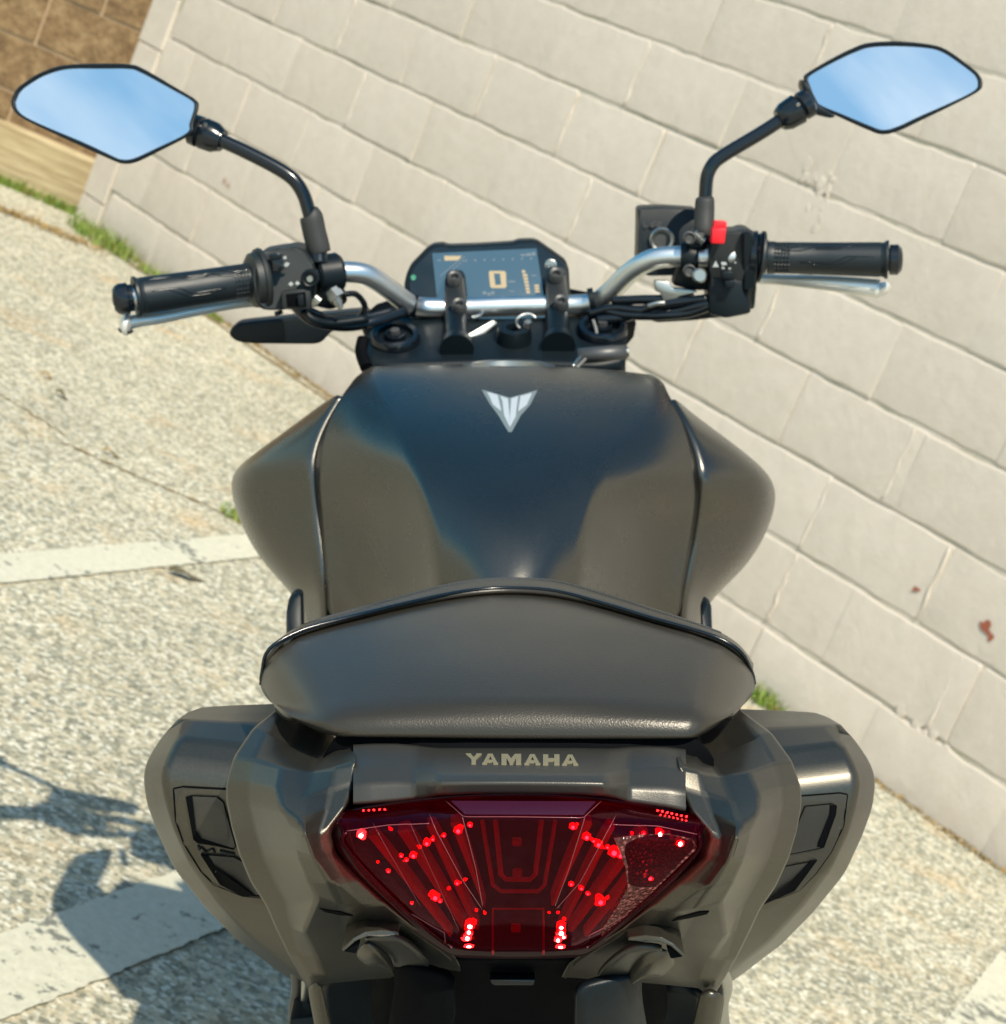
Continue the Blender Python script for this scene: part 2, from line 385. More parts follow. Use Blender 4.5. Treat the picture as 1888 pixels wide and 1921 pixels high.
def hit(o, px, py):
    d = (P(px, py, 1.0) - CAMB).normalized(); h = bvh(o).ray_cast(CAMB, d)
    if h[0] is None:
        
        c = sum((Vector(q) for q in o.bound_box), Vector()) / 8; h = bvh(o).find_nearest(P(px, py, c.y)); n = h[1] if h[1].dot(d) < 0 else -h[1]
        return h[0], n
    n = h[1] if h[1].dot(d) < 0 else -h[1]
    return h[0], n
def decal(name, on, polys, m, parent=None, lift=0.0006, sink=0.002, split=6):
    """thin solid pieces lying on a curved panel; polys in image units"""
    bm = bmesh.new()
    for poly in polys:
        pts = []
        for i in range(len(poly)):
            a, b = poly[i], poly[(i + 1) % len(poly)]; L2 = math.hypot(a[0] - b[0], a[1] - b[1]); k = max(1, int(L2 / split)) if split else 1
            for s in range(k): pts.append((a[0] + (b[0] - a[0]) * s / k, a[1] + (b[1] - a[1]) * s / k))
        top, bot = [], []
        for (x, y) in pts:
            h, n = hit(on, x, y); top.append(bm.verts.new(h + n * lift)); bot.append(bm.verts.new(h - n * sink))
        k = len(pts)
        f = bm.faces.new(top)
        for i in range(k): bm.faces.new((top[i], bot[i], bot[(i + 1) % k], top[(i + 1) % k]))
    bmesh.ops.triangulate(bm, faces=[f for f in bm.faces if len(f.verts) > 4])
    me = bpy.data.meshes.new(name); bm.to_mesh(me); bm.free()
    return link(name, me, parent or on, m, False)
def ridge(name, on, line, wpx, m, parent=None, h=0.0015, closed=True, seg=8):
    pts = []
    n = len(line)
    for i in range(n if closed else n - 1):
        a, b = line[i], line[(i + 1) % n]; k = max(1, int(math.hypot(a[0] - b[0], a[1] - b[1]) / 8))
        for s in range(k): pts.append((a[0] + (b[0] - a[0]) * s / k, a[1] + (b[1] - a[1]) * s / k))
    if not closed: pts.append(line[-1])
    q = [hit(on, x, y) for x, y in pts]; r_ = pxw(wpx, q[0][0].y) / 2
    ps = [h_ + n_ * (h - r_) for h_, n_ in q]
    if closed: ps.append(ps[0].copy())
    vs, fs = tube_data(ps, r_, seg, 1, not closed)
    return mesh(name, vs, fs, m, parent or on)

# ------------------------------------------------------------------ ground
def sheet(name, z, x0, y0, x1, y1, m):
    o = mesh(name, [(x0, y0, z), (x1, y0, z), (x1, y1, z), (x0, y1, z)], [(0, 1, 2, 3)], m, None, False); return o
g = sheet('ground', 0.0, -600, -600, 600, 600, 'asphalt'); tag(g, kind='structure')
def stripe(cx_, cy_, length, width, label):
    """painted parking line with ragged edges, direction of the bays"""
    d = Vector((-0.43, 0.903, 0)).normalized(); s = Vector((d.y, -d.x, 0)); n = int(length / 0.012); vs, fs = [], []
    for i in range(n + 1):
        c = Vector((cx_, cy_, 0.004)) + d * (i / n * length)
        for k in (-1, 1):
            e = width / 2 + random.uniform(-0.0022, 0.002); vs.append(c + s * k * e)
    for i in range(n): fs.append((2 * i, 2 * i + 1, 2 * i + 3, 2 * i + 2))
    o = mesh('parking_line', vs, fs, 'line_paint', None, False)
    tag(o, label, kind='structure'); return o
stripe(-2.86, -2.35, 3.0, 0.102, 'worn white line crossing behind the left side of the tank')
stripe(-1.20, -3.74, 2.9, 0.125, 'white line under the tail in the motorcycle shadow')
stripe(-0.50, -2.90, 3.1, 0.30, 'broad white line in the bottom right corner')

# cracks in the asphalt
def crack(pts, wd):
    vs, fs = [], []; pr = crom([Vector((x, y, 0.003)) for x, y in pts], 14)
    for i, p in enumerate(pr):
        t = (pr[min(i + 1, len(pr) - 1)] - pr[max(i - 1, 0)]).normalized(); s = Vector((t.y, -t.x, 0))
        p = p + s * random.uniform(-0.006, 0.006); e = wd * random.uniform(0.3, 1.1)
        vs += [p + s * e, p - s * e]
    for i in range(len(pr) - 1): fs.append((2 * i, 2 * i + 1, 2 * i + 3, 2 * i + 2))
    o = mesh('ground_crack', vs, fs, 'moss_dirt', None, False); tag(o, kind='structure'); return o

# ------------------------------------------------------------------ painted block wall
WH = 3.96; Z0 = 0.159
wall = empty('block_wall', (-4.3, 0, 0)); tag(wall, 'cream painted concrete block wall with dark weathered joints behind the motorcycle', 'wall')
def wchild(o):
    o.parent = wall; o.location = o.location - wall.location; return o
def blockmesh(k, Lx, Hz):
    """one block, front face at y=0 facing -y, softly rounded uneven edges"""
    rnd = random.Random(k); vs, fs = [], []
    inner = [i / 9 for i in range(1, 9)]; eps = .009 / Lx
    xs = [0, eps] + [eps * 2 + (1 - 4 * eps) * q for q in inner] + [1 - eps, 1]; zs = [0, .02, .06, .5, .94, .98, 1]
    nx, nz_ = len(xs), len(zs); top = [rnd.uniform(-.0035, .0025) for _ in xs]; bot = [rnd.uniform(-.002, .003) for _ in xs]; tx = rnd.uniform(-.0016, .0016); tz = rnd.uniform(-.0012, .0012)
    for j, z in enumerate(zs):
        for i, x in enumerate(xs):
            y = tx * (x - .5) * 2 + tz * (z - .5) * 2 + rnd.uniform(-.0004, .0004)
            if j in (0, nz_ - 1): y += .0040
            elif j in (1, nz_ - 2): y += .0010
            if i in (0, nx - 1): y += .0006
            dz = (top[i] if j > nz_ - 4 else bot[i] if j < 3 else 0)
            vs.append(((x - .5) * Lx + (rnd.uniform(-.001, .001) if i in (0, nx - 1) else 0), y, (z - .5) * Hz + dz))
    for j in range(nz_ - 1):
        for i in range(nx - 1):
            a = j * nx + i; fs.append((a, a + 1, a + nx + 1, a + nx))
    n = len(vs); ring = [i for i in range(nx)] + [j * nx + nx - 1 for j in range(1, nz_)] + [(nz_ - 1) * nx + i for i in range(nx - 2, -1, -1)] + [j * nx for j in range(nz_ - 2, 0, -1)]
    for r_ in ring: v = vs[r_]; vs.append((v[0], 0.03, v[2]))
    m_ = len(ring)
    for i in range(m_): fs.append((ring[i], n + i, n + (i + 1) % m_, ring[(i + 1) % m_])[::-1])
    me = bpy.data.meshes.new('block'); me.from_pydata(vs, [], fs); me.update(); me.materials.append(M['wall_paint'])
    for f in me.polygons: f.use_smooth = True
    try: me.set_sharp_from_angle(angle=R(14))
    except Exception: pass
    return me
BL = [blockmesh(k, 0.3990, 0.1930) for k in range(7)]
BH = [blockmesh(20 + k, 0.1985, 0.1930) for k in range(3)]
BB = [blockmesh(30 + k, 0.3990, Z0 - .005) for k in range(4)]
rows_ = 19; stuffbm = bmesh.new(); nblk = 0
for ri in range(-1, rows_):
    z = Z0 + 0.2 * (ri + .5) if ri >= 0 else (Z0 - .004) / 2
    ph = -4.42 if ri % 2 == 0 else -4.22
    x = ph - 0.4 * 20
    while x < 4.6:
        x0, x1 = x, x + .4; x = x1
        if x1 < -6.58: continue
        x0c = max(x0, -6.645)
        near = x1 < -1.7 and z < 2.1
        lib = BB if ri < 0 else BL
        if near:
            if x1 - x0c < .39:
                if x1 - x0c < .1: continue
                me = random.choice(BH if ri >= 0 else BB); o = bpy.data.objects.new('block', me); COL.objects.link(o)
                o.location = ((x0c + x1) / 2, random.uniform(-.001, .001), z); wd = x1 - x0c
                o.scale.x = wd / (.2 if ri >= 0 else .4)
            else:
                me = random.choice(lib); o = bpy.data.objects.new('block', me); COL.objects.link(o)
                o.location = ((x0 + x1) / 2 + random.uniform(-.003, .003), random.uniform(-.0012, .0012), z + random.uniform(-.0008, .0008))
            wchild(o); nblk += 1
        else:
            me = random.choice(lib); t0 = len(stuffbm.verts); tmp = bmesh.new(); tmp.from_mesh(me)
            bmesh.ops.translate(tmp, verts=tmp.verts, vec=((x0 + x1) / 2, 0, z)); tm = bpy.data.meshes.new('t'); tmp.to_mesh(tm); tmp.free(); stuffbm.from_mesh(tm); bpy.data.meshes.remove(tm)
me = bpy.data.meshes.new('blocks_beyond'); stuffbm.to_mesh(me); stuffbm.free()
o = link('outlying_blocks', me, None, 'wall_paint'); wchild(o); o['kind'] = 'stuff'
o = box('mortar', (-1.0, 0.110, WH / 2), (11.6, 0.21, WH - .002), 'wall_mortar'); wchild(o)
o = box('coping', (-1.0, 0.10, WH + .03), (11.7, 0.30, 0.06), 'wall_paint', None, .004); wchild(o)
# half-block quoins at the free end, their joints out of step with the courses
zz = [0.0, 0.095, 0.30, 0.50, 0.70, 0.90, 1.10, 1.3, 1.5, 1.7, 1.9, 2.1, 2.3, 2.5, 2.7, 2.9, 3.1, 3.3, 3.5, 3.7, WH - .002]
for i, (a, b) in enumerate(zip(zz, zz[1:])):
    o = box('end_block', (-6.742, 0.095, (a + b) / 2), (0.175 + random.uniform(-.006, .006), 0.2, b - a - .004), 'wall_paint', None, .006); wchild(o)
CHIPS = [(-5.95, .412, .012, .006, 'pale_chip', -.3), (-5.92, .405, .008, .005, 'pale_chip', .2), (-2.46, .436, .017, .010, 'rust_chip', -.4), (-2.437, .423, .010, .009, 'rust_chip', .2), (-2.666, .428, .008, .006, 'rust_chip', 0)]
LUMPS = [(-3.45, 1.19, 14), (-3.39, 1.12, 10), (-2.51, .15, 16), (-2.43, .145, 12), (-2.64, .095, 6)]
# slight weathered ridges of paint along the upright joints
ridges = [(-5.61, 4), (-5.41, 3), (-4.81, 4), (-4.41, 4), (-4.22, 3), (-4.03, 4), (-3.63, 2), (-3.42, 3), (-3.02, 0), (-3.02, 1), (-2.86, 2), (-2.63, 1), (-2.48, 0), (-3.62, 6), (-4.22, 5)]
for xr, k in ridges:
    z0 = Z0 + .2 * k; pts = [Vector((xr + random.uniform(-.005, .005), -.0002, z0 + .01 + .18 * i / 7)) for i in range(8)]
    vs, fs = tube_data(pts, [random.uniform(.0015, .0035) for _ in pts], 6, 2); o = mesh('paint_ridge', vs, fs, 'wall_paint'); wchild(o)

simple('rust_chip', (0.30, 0.085, 0.045), 0.8, mott=0.3)
simple('pale_chip', (0.42, 0.25, 0.17), 0.8, mott=0.2)
def chip(x, z, rx, rz_, m, rot=0.0):
    bm = bmesh.new(); ph = random.uniform(0, 6); vs = []
    for k in range(18):
        a = 2 * math.pi * k / 18; q = 1 + .35 * math.sin(2 * a + ph) + .25 * math.sin(3 * a + ph * 2) + random.uniform(-.18, .18)
        u, v = rx * q * math.cos(a), rz_ * q * math.sin(a); vs.append(bm.verts.new((x + u * math.cos(rot) - v * math.sin(rot), -.0012, z + u * math.sin(rot) + v * math.cos(rot))))
    f = bm.faces.new(vs); f.normal_update()
    if f.normal.y > 0: f.normal_flip()
    q_ = bmesh.ops.extrude_face_region(bm, geom=[f])['geom']; bmesh.ops.translate(bm, verts=[e for e in q_ if isinstance(e, bmesh.types.BMVert)], vec=(0, -.0006, 0)); bmesh.ops.recalc_face_normals(bm, faces=bm.faces[:]); bmesh.ops.triangulate(bm, faces=bm.faces[:])
    me = bpy.data.meshes.new('paint_chip'); bm.to_mesh(me); bm.free(); o = link('paint_chip', me, None, m, False); wchild(o)
for a in CHIPS: chip(*a)
for (x, z, n_) in LUMPS:
    bm = bmesh.new()
    for k in range(n_):
        bmesh.ops.create_icosphere(bm, subdivisions=2, radius=1, matrix=Matrix.Translation((x + random.gauss(0, .03), .001, z + random.gauss(0, .022))) @ Matrix.Rotation(random.uniform(-.8, .8), 4, 'Y') @ Matrix.Diagonal((random.uniform(.006, .018), random.uniform(.0007, .0015), random.uniform(.006, .024), 1)))
    for v in bm.verts: v.co += Vector((random.uniform(-1, 1), random.uniform(-.4, .4), random.uniform(-1, 1))) * .0008
    me = bpy.data.meshes.new('mortar_smear'); bm.to_mesh(me); bm.free(); o = link('mortar_smear', me, None, 'wall_paint'); wchild(o)

# ------------------------------------------------------------------ brown wall beyond the corner
wr = Vector((math.cos(R(-46.5)), -math.sin(R(-46.5)), 0)); wn = Vector((-wr.y, wr.x, 0)); p0 = Vector((-7.16, -0.17, 0))
bw = empty('brown_wall', p0); bw.rotation_euler.z = math.atan2(wr.y, wr.x); tag(bw, 'brown rough block wall with a tan base standing beyond the corner of the cream wall', 'wall')
def bchild(o): o.parent = bw; return o
bchild(box('plinth', (-0.9, 0.06, 0.105), (4.6, 0.16, 0.21), 'tan_plinth', None, .012))
bchild(box('mortar', (-0.9, 0.100, 1.2), (4.6, 0.146, 2.0), 'brown_mortar'))
for ri in range(10):
    z0 = 0.222 + 0.2 * ri - 0.0; z0 = 0.124 + .2 * ri if ri else 0.212
    z1 = 0.324 + .2 * ri - .0
    xx = 0.145 + (0 if ri % 2 else 0.2) - 0.4 * 7
    for k in range(10):
        xa, xb = xx + .4 * k, xx + .4 * (k + 1)
        if xb > 1.3: break
        o = box('brown_block', ((xa + xb) / 2, 0.095 + random.uniform(-.004, .004), (z0 + z1) / 2), (.4 - .010, .15, z1 - z0 - .010), 'brown_block', None, .004); bchild(o)

# ------------------------------------------------------------------ weeds and leaves
def blade_bm(bm, c, h, wd, lean, az_, bend=.5):
    d = Vector((math.cos(az_), math.sin(az_), 0)); s = Vector((-d.y, d.x, 0)); n = 3; prev = None
    for i in range(n + 1):
        t = i / n; p = c + Vector((0, 0, h * t * (1 - .25 * t * bend))) + d * (lean * t * (0.4 + t * bend)); ww = wd * (1 - t) * .5 + .0003
        a, b = bm.verts.new(p + s * ww), bm.verts.new(p - s * ww)
        if prev: bm.faces.new((prev[0], prev[1], b, a))
        prev = (a, b)
def tuft(x, y, r_, n, h, m, label, name='weed_tuft', stretch=(1, 1), rz=0):
    bm = bmesh.new()
    for i in range(n):
        a = random.uniform(0, 6.28); q = r_ * math.sqrt(random.random()); px, py = q * math.cos(a) * stretch[0], q * math.sin(a) * stretch[1]
        c = Vector((px * math.cos(rz) - py * math.sin(rz), px * math.sin(rz) + py * math.cos(rz), 0))
        blade_bm(bm, c, h * random.uniform(.3, 1), .005, h * random.uniform(.2, .9), random.uniform(0, 6.28))
    me = bpy.data.meshes.new(name); bm.to_mesh(me); bm.free(); o = link(name, me, None, m, False); o.location = (x, y, 0.002)
    tag(o, label, 'weed'); return o
WEEDS = 'weeds growing from cracks by the wall'
for a in [(-6.42, -.09, .10, 420, .075, 'grass_green', 'bright green weed tuft at the foot of the wall just right of its corner', 'weed_tuft', (2.4, .8)),
          (-6.02, -.06, .06, 160, .05, 'grass_green', 'green weed tuft at the wall foot just above the left grip', 'weed_tuft', (2.6, .7)),
          (-5.64, -.05, .03, 60, .03, 'grass_green', 'small green sprig at the wall foot below the left clutch lever', 'weed_tuft', (1.6, .7)),
          (-3.555, -1.20, .030, 90, .030, 'grass_green', 'small yellow-green weed in the asphalt crack beside the tank', 'weed_tuft', (1.5, 1)),
          (-2.90, -.03, .035, 120, .06, 'grass_green', 'yellow-green weed behind the seat at the right end of the pillion', 'weed_tuft', (2.2, 1))]:
    o = tuft(*a); o['group'] = WEEDS
# verge of grass and dry litter running along the foot of the brown wall
bm = bmesh.new()
for i in range(2600):
    t = random.random(); p = Vector((-7.5, -.52, 0)).lerp(Vector((-6.87, .12, 0)), t) + Vector((random.gauss(0, .035), random.gauss(0, .03), 0)) + Vector((.05, -.07, 0))
    if random.random() < .4 + .5 * math.sin(t * 21) ** 2: blade_bm(bm, p, random.uniform(.01, .05), .005, random.uniform(.01, .03), random.uniform(0, 6.28))
me = bpy.data.meshes.new('grass'); bm.to_mesh(me); bm.free(); o = link('grass', me, None, 'grass_green', False); tag(o, 'thin green grass along the foot of the brown wall', 'grass', kind='stuff')
bm = bmesh.new()
for i in range(1500):
    t = random.random(); p = Vector((-6.9, -.95, 0)).lerp(Vector((-6.3, -.2, 0)), t) + Vector((random.gauss(0, .045), random.gauss(0, .035), .002))
    blade_bm(bm, p, random.uniform(.003, .018), .006, random.uniform(.01, .03), random.uniform(0, 6.28))
for i in range(2600):
    t = random.random(); x = -6.7 + 5.2 * t; blade_bm(bm, Vector((x, -.012 - abs(random.gauss(0, .012)), .002)), random.uniform(.002, .012), .006, random.uniform(.004, .02), random.uniform(0, 6.28))
me = bpy.data.meshes.new('dry_litter'); bm.to_mesh(me); bm.free(); o = link('dry_litter', me, None, 'grass_dry', False); tag(o, 'dry brown grass litter lying along the foot of the walls', 'litter', kind='stuff')
crack([(-3.86, -1.50), (-3.72, -1.38), (-3.60, -1.25), (-3.50, -1.17)], .007)
crack([(-4.35, -1.62), (-4.2, -1.55), (-4.05, -1.50), (-3.9, -1.46)], .004)
crack([(-6.3, -.10), (-5.6, -.075), (-4.9, -.06), (-4.2, -.05)], .014)
def leaf(x, y, l, label, m='dead_leaf', rz=0.3):
    vs, fs = [], []; n = 7
    for i in range(n):
        t = i / (n - 1); wd = l * .22 * math.sin(math.pi * min(.97, t + .04)) * random.uniform(.75, 1.1); z = .006 + .006 * math.sin(t * 5)
        vs += [((t - .5) * l, -wd, z + .008 * random.random()), ((t - .5) * l, 0, z), ((t - .5) * l, wd, z + .008 * random.random())]
    for i in range(n - 1):
        for k in (0, 1): a = i * 3 + k; fs.append((a, a + 1, a + 4, a + 3))
    o = mesh('dead_leaf', vs, fs, m, None); o.location = (x, y, 0); o.rotation_euler.z = rz; tag(o, label, 'leaf', 'dead leaves on the asphalt')
leaf(-3.12, -1.58, .075, 'dark curled dead leaf on the asphalt just below the upper white line', 'dead_leaf', 1.3)
leaf(-3.83, -1.385, .045, 'ochre dead leaf lying in the asphalt crack left of the tank', 'grass_dry', 1.0)
leaf(-4.23, -1.32, .04, 'small dark leaf near the left edge of the picture', 'dead_leaf', .4)
leaf(-4.38, -1.29, .03, 'small orange-brown leaf near the left edge of the picture', 'grass_dry', .8)

# ================================================================== MOTORCYCLE
# ------------------------------------------------------------------ fuel tank cover
py_c = [685, 702, 724, 790, 872, 955, 1028, 1090, 1150]
Yc = prof(py_c, [.03, .13, .20, .30, .44, .64, .95, 1.4], 1.80)
def trow(i, c, *rest):
    return rest
rowsT = []
T = [  # seamL, flankL, creaseL, q, centre, q, creaseR, flankR, seamR ; dY relative to the centre line
 [(674, 697), (683, 687), (697, 679), (820, 676), (958, 679), (1100, 679), (1219, 694), (1233, 700), (1243, 710)],
 [(657, 722), (678, 712), (704, 702), (825, 700), (958, 702), (1095, 702), (1213, 717), (1238, 724), (1251, 732)],
 [(641, 742), (672, 735), (714, 727), (830, 724), (958, 724), (1090, 724), (1208, 738), (1243, 745), (1261, 752)],
 [(605, 802), (666, 800), (746, 794), (850, 790), (958, 790), (1070, 792), (1168, 808), (1240, 806), (1293, 806)],
 [(588, 884), (680, 884), (778, 876), (865, 872), (957, 872), (1048, 874), (1126, 882), (1222, 892), (1315, 900)],
 [(597, 962), (700, 965), (803, 958), (880, 955), (957, 955), (1034, 955), (1104, 958), (1205, 965), (1308, 967)],
 [(606, 1030), (706, 1034), (815, 1030), (890, 1028), (957, 1028), (1025, 1028), (1094, 1030), (1203, 1036), (1296, 1036)],
 [(612, 1100), (712, 1104), (822, 1092), (893, 1090), (957, 1090), (1022, 1090), (1088, 1092), (1195, 1102), (1281, 1102)],
 [(614, 1180), (716, 1180), (825, 1160), (893, 1150), (957, 1150), (1022, 1150), (1086, 1160), (1190, 1180), (1277, 1180)]]
DS = [-.01, -.006, .008, .075, .13, .18, .20, .21, .24]      # seam
DF = [-.008, -.006, .0, .030, .062, .135, .175, .19, .22]    # flank
DSR = [-.01, -.008, -.004, .040, .085, .16, .195, .21, .24]
DFR = [-.008, -.006, -.004, .010, .030, .120, .17, .19, .22]
DC = [0, 0, 0, .004, .012, .025, .035, .045, .06]        # crease
rowsT.append([(p[0], p[1] + 26, 1.80 + .028 + (.0 if 0 < j < 8 else -.01)) for j, p in enumerate(T[0])])
for i, r_ in enumerate(T):
    d = [DS[i], DF[i], DC[i], DC[i] * .25, 0, DC[i] * .2, DC[i] * .9, DFR[i], DSR[i]]
    rowsT.append([(p[0], p[1], Yc[i] + d[j]) for j, p in enumerate(r_)])
tank = surf('tank_cover', rowsT, 'matte_grey_paint', sub=3, thick=.004, crease_cols=[(2, .9), (6, .8)], crease_rows=[(2, .3)])
def seamY(py, rt=False):
    c_ = 8 if rt else 0; pts = [(T[i][c_][1], rowsT[i + 1][c_][2]) for i in range(9)]
    if py <= pts[0][0]: return pts[0][1]
    for (a, b), (c, d) in zip(pts, pts[1:]):
        if py <= c: return b + (d - b) * (py - a) / (c - a)
    return pts[-1][1]
# outer side covers, from the seam round the widest point and back under
def side(rows, name):
    return surf(name, rows, 'matte_grey_paint', sub=3, thick=.003, crease_rows=[])
def fitY(rows, rt=False):
    g = -1 if rt else 1
    o_ = []
    for r_ in rows:
        s_ = seamY(r_[0][1], rt) + .002; b_ = r_[0][2]
        x0, y0 = r_[0][0], r_[0][1]
        o_.append([(x0 + 14 * g, y0, s_ + .012), (x0 + 1.5 * g, y0, s_ + .0035), (x0 - 3 * g, y0 + 1, s_ + .0005)] + [(x, y, s_ + (0, .032, .075, .26)[k + 1]) for k, (x, y, Y) in enumerate(r_[1:])])
    return o_
SL = [  # seam, mid, outer, wrap
 [(640, 744, 1.735), (618, 756, 1.75), (596, 770, 1.78), (600, 790, 1.86)],
 [(603, 804, 1.74), (548, 812, 1.74), (505, 832, 1.76), (520, 850, 1.88)],
 [(586, 860, 1.74), (510, 862, 1.725), (440, 874, 1.75), (455, 885, 1.90)],
 [(586, 890, 1.73), (500, 900, 1.715), (424, 905, 1.745), (445, 910, 1.90)],
 [(595, 962, 1.72), (505, 965, 1.705), (436, 965, 1.74), (460, 965, 1.88)],
 [(604, 1030, 1.71), (540, 1035, 1.705), (478, 1050, 1.73), (505, 1045, 1.86)],
 [(610, 1100, 1.69), (578, 1100, 1.70), (540, 1105, 1.73), (560, 1100, 1.84)],
 [(612, 1140, 1.68), (590, 1140, 1.69), (563, 1140, 1.72), (575, 1140, 1.82)],
 [(613, 1190, 1.66), (592, 1190, 1.67), (567, 1190, 1.70), (577, 1190, 1.80)]]
SL = fitY(SL); side(SL, 'side_cover')
SR = [
 [(1262, 754, 1.735), (1275, 762, 1.75), (1288, 776, 1.78), (1280, 790, 1.86)],
 [(1295, 808, 1.74), (1335, 815, 1.74), (1375, 832, 1.76), (1360, 850, 1.88)],
 [(1313, 868, 1.74), (1390, 866, 1.725), (1438, 880, 1.75), (1420, 890, 1.90)],
 [(1317, 903, 1.73), (1405, 905, 1.715), (1465, 918, 1.745), (1445, 920, 1.90)],
 [(1310, 967, 1.72), (1395, 970, 1.705), (1456, 980, 1.74), (1430, 980, 1.88)],
 [(1298, 1036, 1.71), (1355, 1040, 1.705), (1415, 1058, 1.73), (1390, 1050, 1.86)],
 [(1283, 1100, 1.69), (1312, 1104, 1.70), (1350, 1110, 1.73), (1335, 1105, 1.84)],
 [(1279, 1140, 1.68), (1298, 1140, 1.69), (1322, 1142, 1.72), (1312, 1140, 1.82)],
 [(1277, 1190, 1.66), (1297, 1190, 1.67), (1316, 1190, 1.70), (1308, 1190, 1.80)]]
SR = fitY(SR, True); side([r_[::-1] for r_ in SR], 'side_cover')
# emblem on the tank
EM = lambda q: [(890 + x * .07415, 715 + y * .07415) for x, y in q]
em = decal('emblem', tank, [EM([(190, 225), (560, 330), (900, 430), (1240, 340), (1600, 235), (1420, 600), (1180, 870), (950, 1290), (860, 1290), (600, 860), (400, 600)])], 'emblem_grey', lift=.0005)
decal('emblem_stroke', tank, [EM([(320, 290), (590, 370), (690, 790), (470, 610), (400, 440)]), EM([(655, 400), (850, 460), (895, 910), (900, 1180), (760, 900), (710, 520)]),
      EM([(935, 465), (1110, 400), (1060, 780), (1050, 910), (900, 1180), (905, 910)]), EM([(1170, 400), (1460, 320), (1330, 610), (1110, 780)])], 'emblem_silver', em, lift=.0009)
# fuel cap ring just over the front rim
def ring_pts(c, a, b, n=40, tilt=0.0):
    return [c + Vector((a * math.cos(2 * math.pi * k / n), b * math.sin(2 * math.pi * k / n), 0)) for k in range(n)]
fc = P(955, 688, 1.80) + Vector((0, .060, -.0143))
capo = lathe('fuel_cap', fc + Vector((0, 0, -.02)), fc + Vector((0, 0, .006)), [(0, .046), (.8, .046), (1, .043), (1, .034), (.75, .033), (.75, .0)], 'zinc', seg=48)
for dx in (-.052, .048): lathe('cap_bolt', fc + Vector((dx, -.012, -.01)), fc + Vector((dx, -.012, .004)), [(0, .005), (1, .005)], 'lever_metal', capo, 12)

# ------------------------------------------------------------------ rider seat, hidden behind the pillion pad, and the frame under it
surf('rider_seat', [[(600, 1230, 1.62), (760, 1220, 1.52), (955, 1220, 1.47), (1150, 1220, 1.52), (1300, 1232, 1.62)],
                    [(600, 1290, 1.40), (760, 1280, 1.35), (955, 1280, 1.34), (1150, 1280, 1.35), (1310, 1292, 1.40)],
                    [(620, 1370, 1.22), (760, 1370, 1.21), (955, 1370, 1.21), (1150, 1370, 1.21), (1300, 1370, 1.22)]], 'seat_vinyl', thick=.03)
for s, (x0, x1) in enumerate(((536, 566), (1320, 1336))):
    prism('knee_frame', [(x0 + (6 if s == 0 else 0), 1118 + 12 * s, 1.52), (x1, 1112 + 20 * s, 1.52), (x1 + 2, 1200, 1.50), (x0, 1200, 1.50), (x0 - (0 if s == 0 else 2), 1150, 1.51)], .02, 'black_plastic', bev=.004)

# ------------------------------------------------------------------ pillion seat
arc = [(492, 1240), (508, 1205), (560, 1166), (640, 1143), (700, 1127), (760, 1109), (865, 1082), (952, 1075), (1045, 1080), (1150, 1110), (1215, 1131), (1300, 1160), (1355, 1180), (1395, 1208), (1414, 1240)]
pip = [(489, 1262), (505, 1219), (562, 1185), (640, 1163), (700, 1148), (760, 1133), (865, 1111), (952, 1104), (1045, 1110), (1150, 1138), (1215, 1158), (1300, 1182), (1352, 1200), (1392, 1226), (1414, 1262)]
m1 = [(488, 1280), (503, 1252), (565, 1238), (640, 1222), (700, 1212), (760, 1205), (865, 1198), (952, 1196), (1045, 1198), (1150, 1205), (1215, 1212), (1300, 1225), (1350, 1242), (1398, 1258), (1419, 1282)]
m2 = [(490, 1296), (518, 1290), (580, 1284), (640, 1272), (700, 1266), (760, 1264), (865, 1262), (952, 1262), (1045, 1262), (1150, 1264), (1215, 1267), (1300, 1276), (1345, 1288), (1392, 1292), (1416, 1298)]
l1 = [(506, 1316), (548, 1326), (600, 1330), (645, 1324), (700, 1319), (760, 1318), (865, 1319), (952, 1320), (1045, 1320), (1150, 1320), (1215, 1320), (1298, 1326), (1330, 1331), (1375, 1325), (1400, 1318)]
l2 = [(536, 1338), (574, 1350), (615, 1352), (652, 1347), (700, 1343), (760, 1342), (865, 1343), (952, 1344), (1045, 1344), (1150, 1344), (1215, 1344), (1295, 1349), (1320, 1353), (1352, 1348), (1376, 1338)]
l3 = [(566, 1357), (596, 1370), (625, 1374), (656, 1370), (700, 1367), (760, 1367), (865, 1368), (952, 1369), (1045, 1370), (1150, 1370), (1215, 1370), (1290, 1374), (1312, 1376), (1334, 1368), (1352, 1356)]
l4 = [(580, 1365), (606, 1378), (640, 1383), (664, 1383), (700, 1384), (760, 1384), (865, 1386), (952, 1387), (1045, 1387), (1150, 1387), (1215, 1387), (1284, 1386), (1304, 1385), (1324, 1376), (1342, 1364)]
cpy = [1104, 1196, 1262, 1320, 1344, 1369, 1387]
Ys = prof(cpy, [.03, .07, .16, .75, 2.2, 5], 1.15)
side_off = [.10, .045, .012, .004, 0, 0, 0, 0, 0, 0, 0, .004, .012, .045, .10]
def srow(pts, Y0, k): return [(x, y, Y0 + side_off[j] * k) for j, (x, y) in enumerate(pts)]
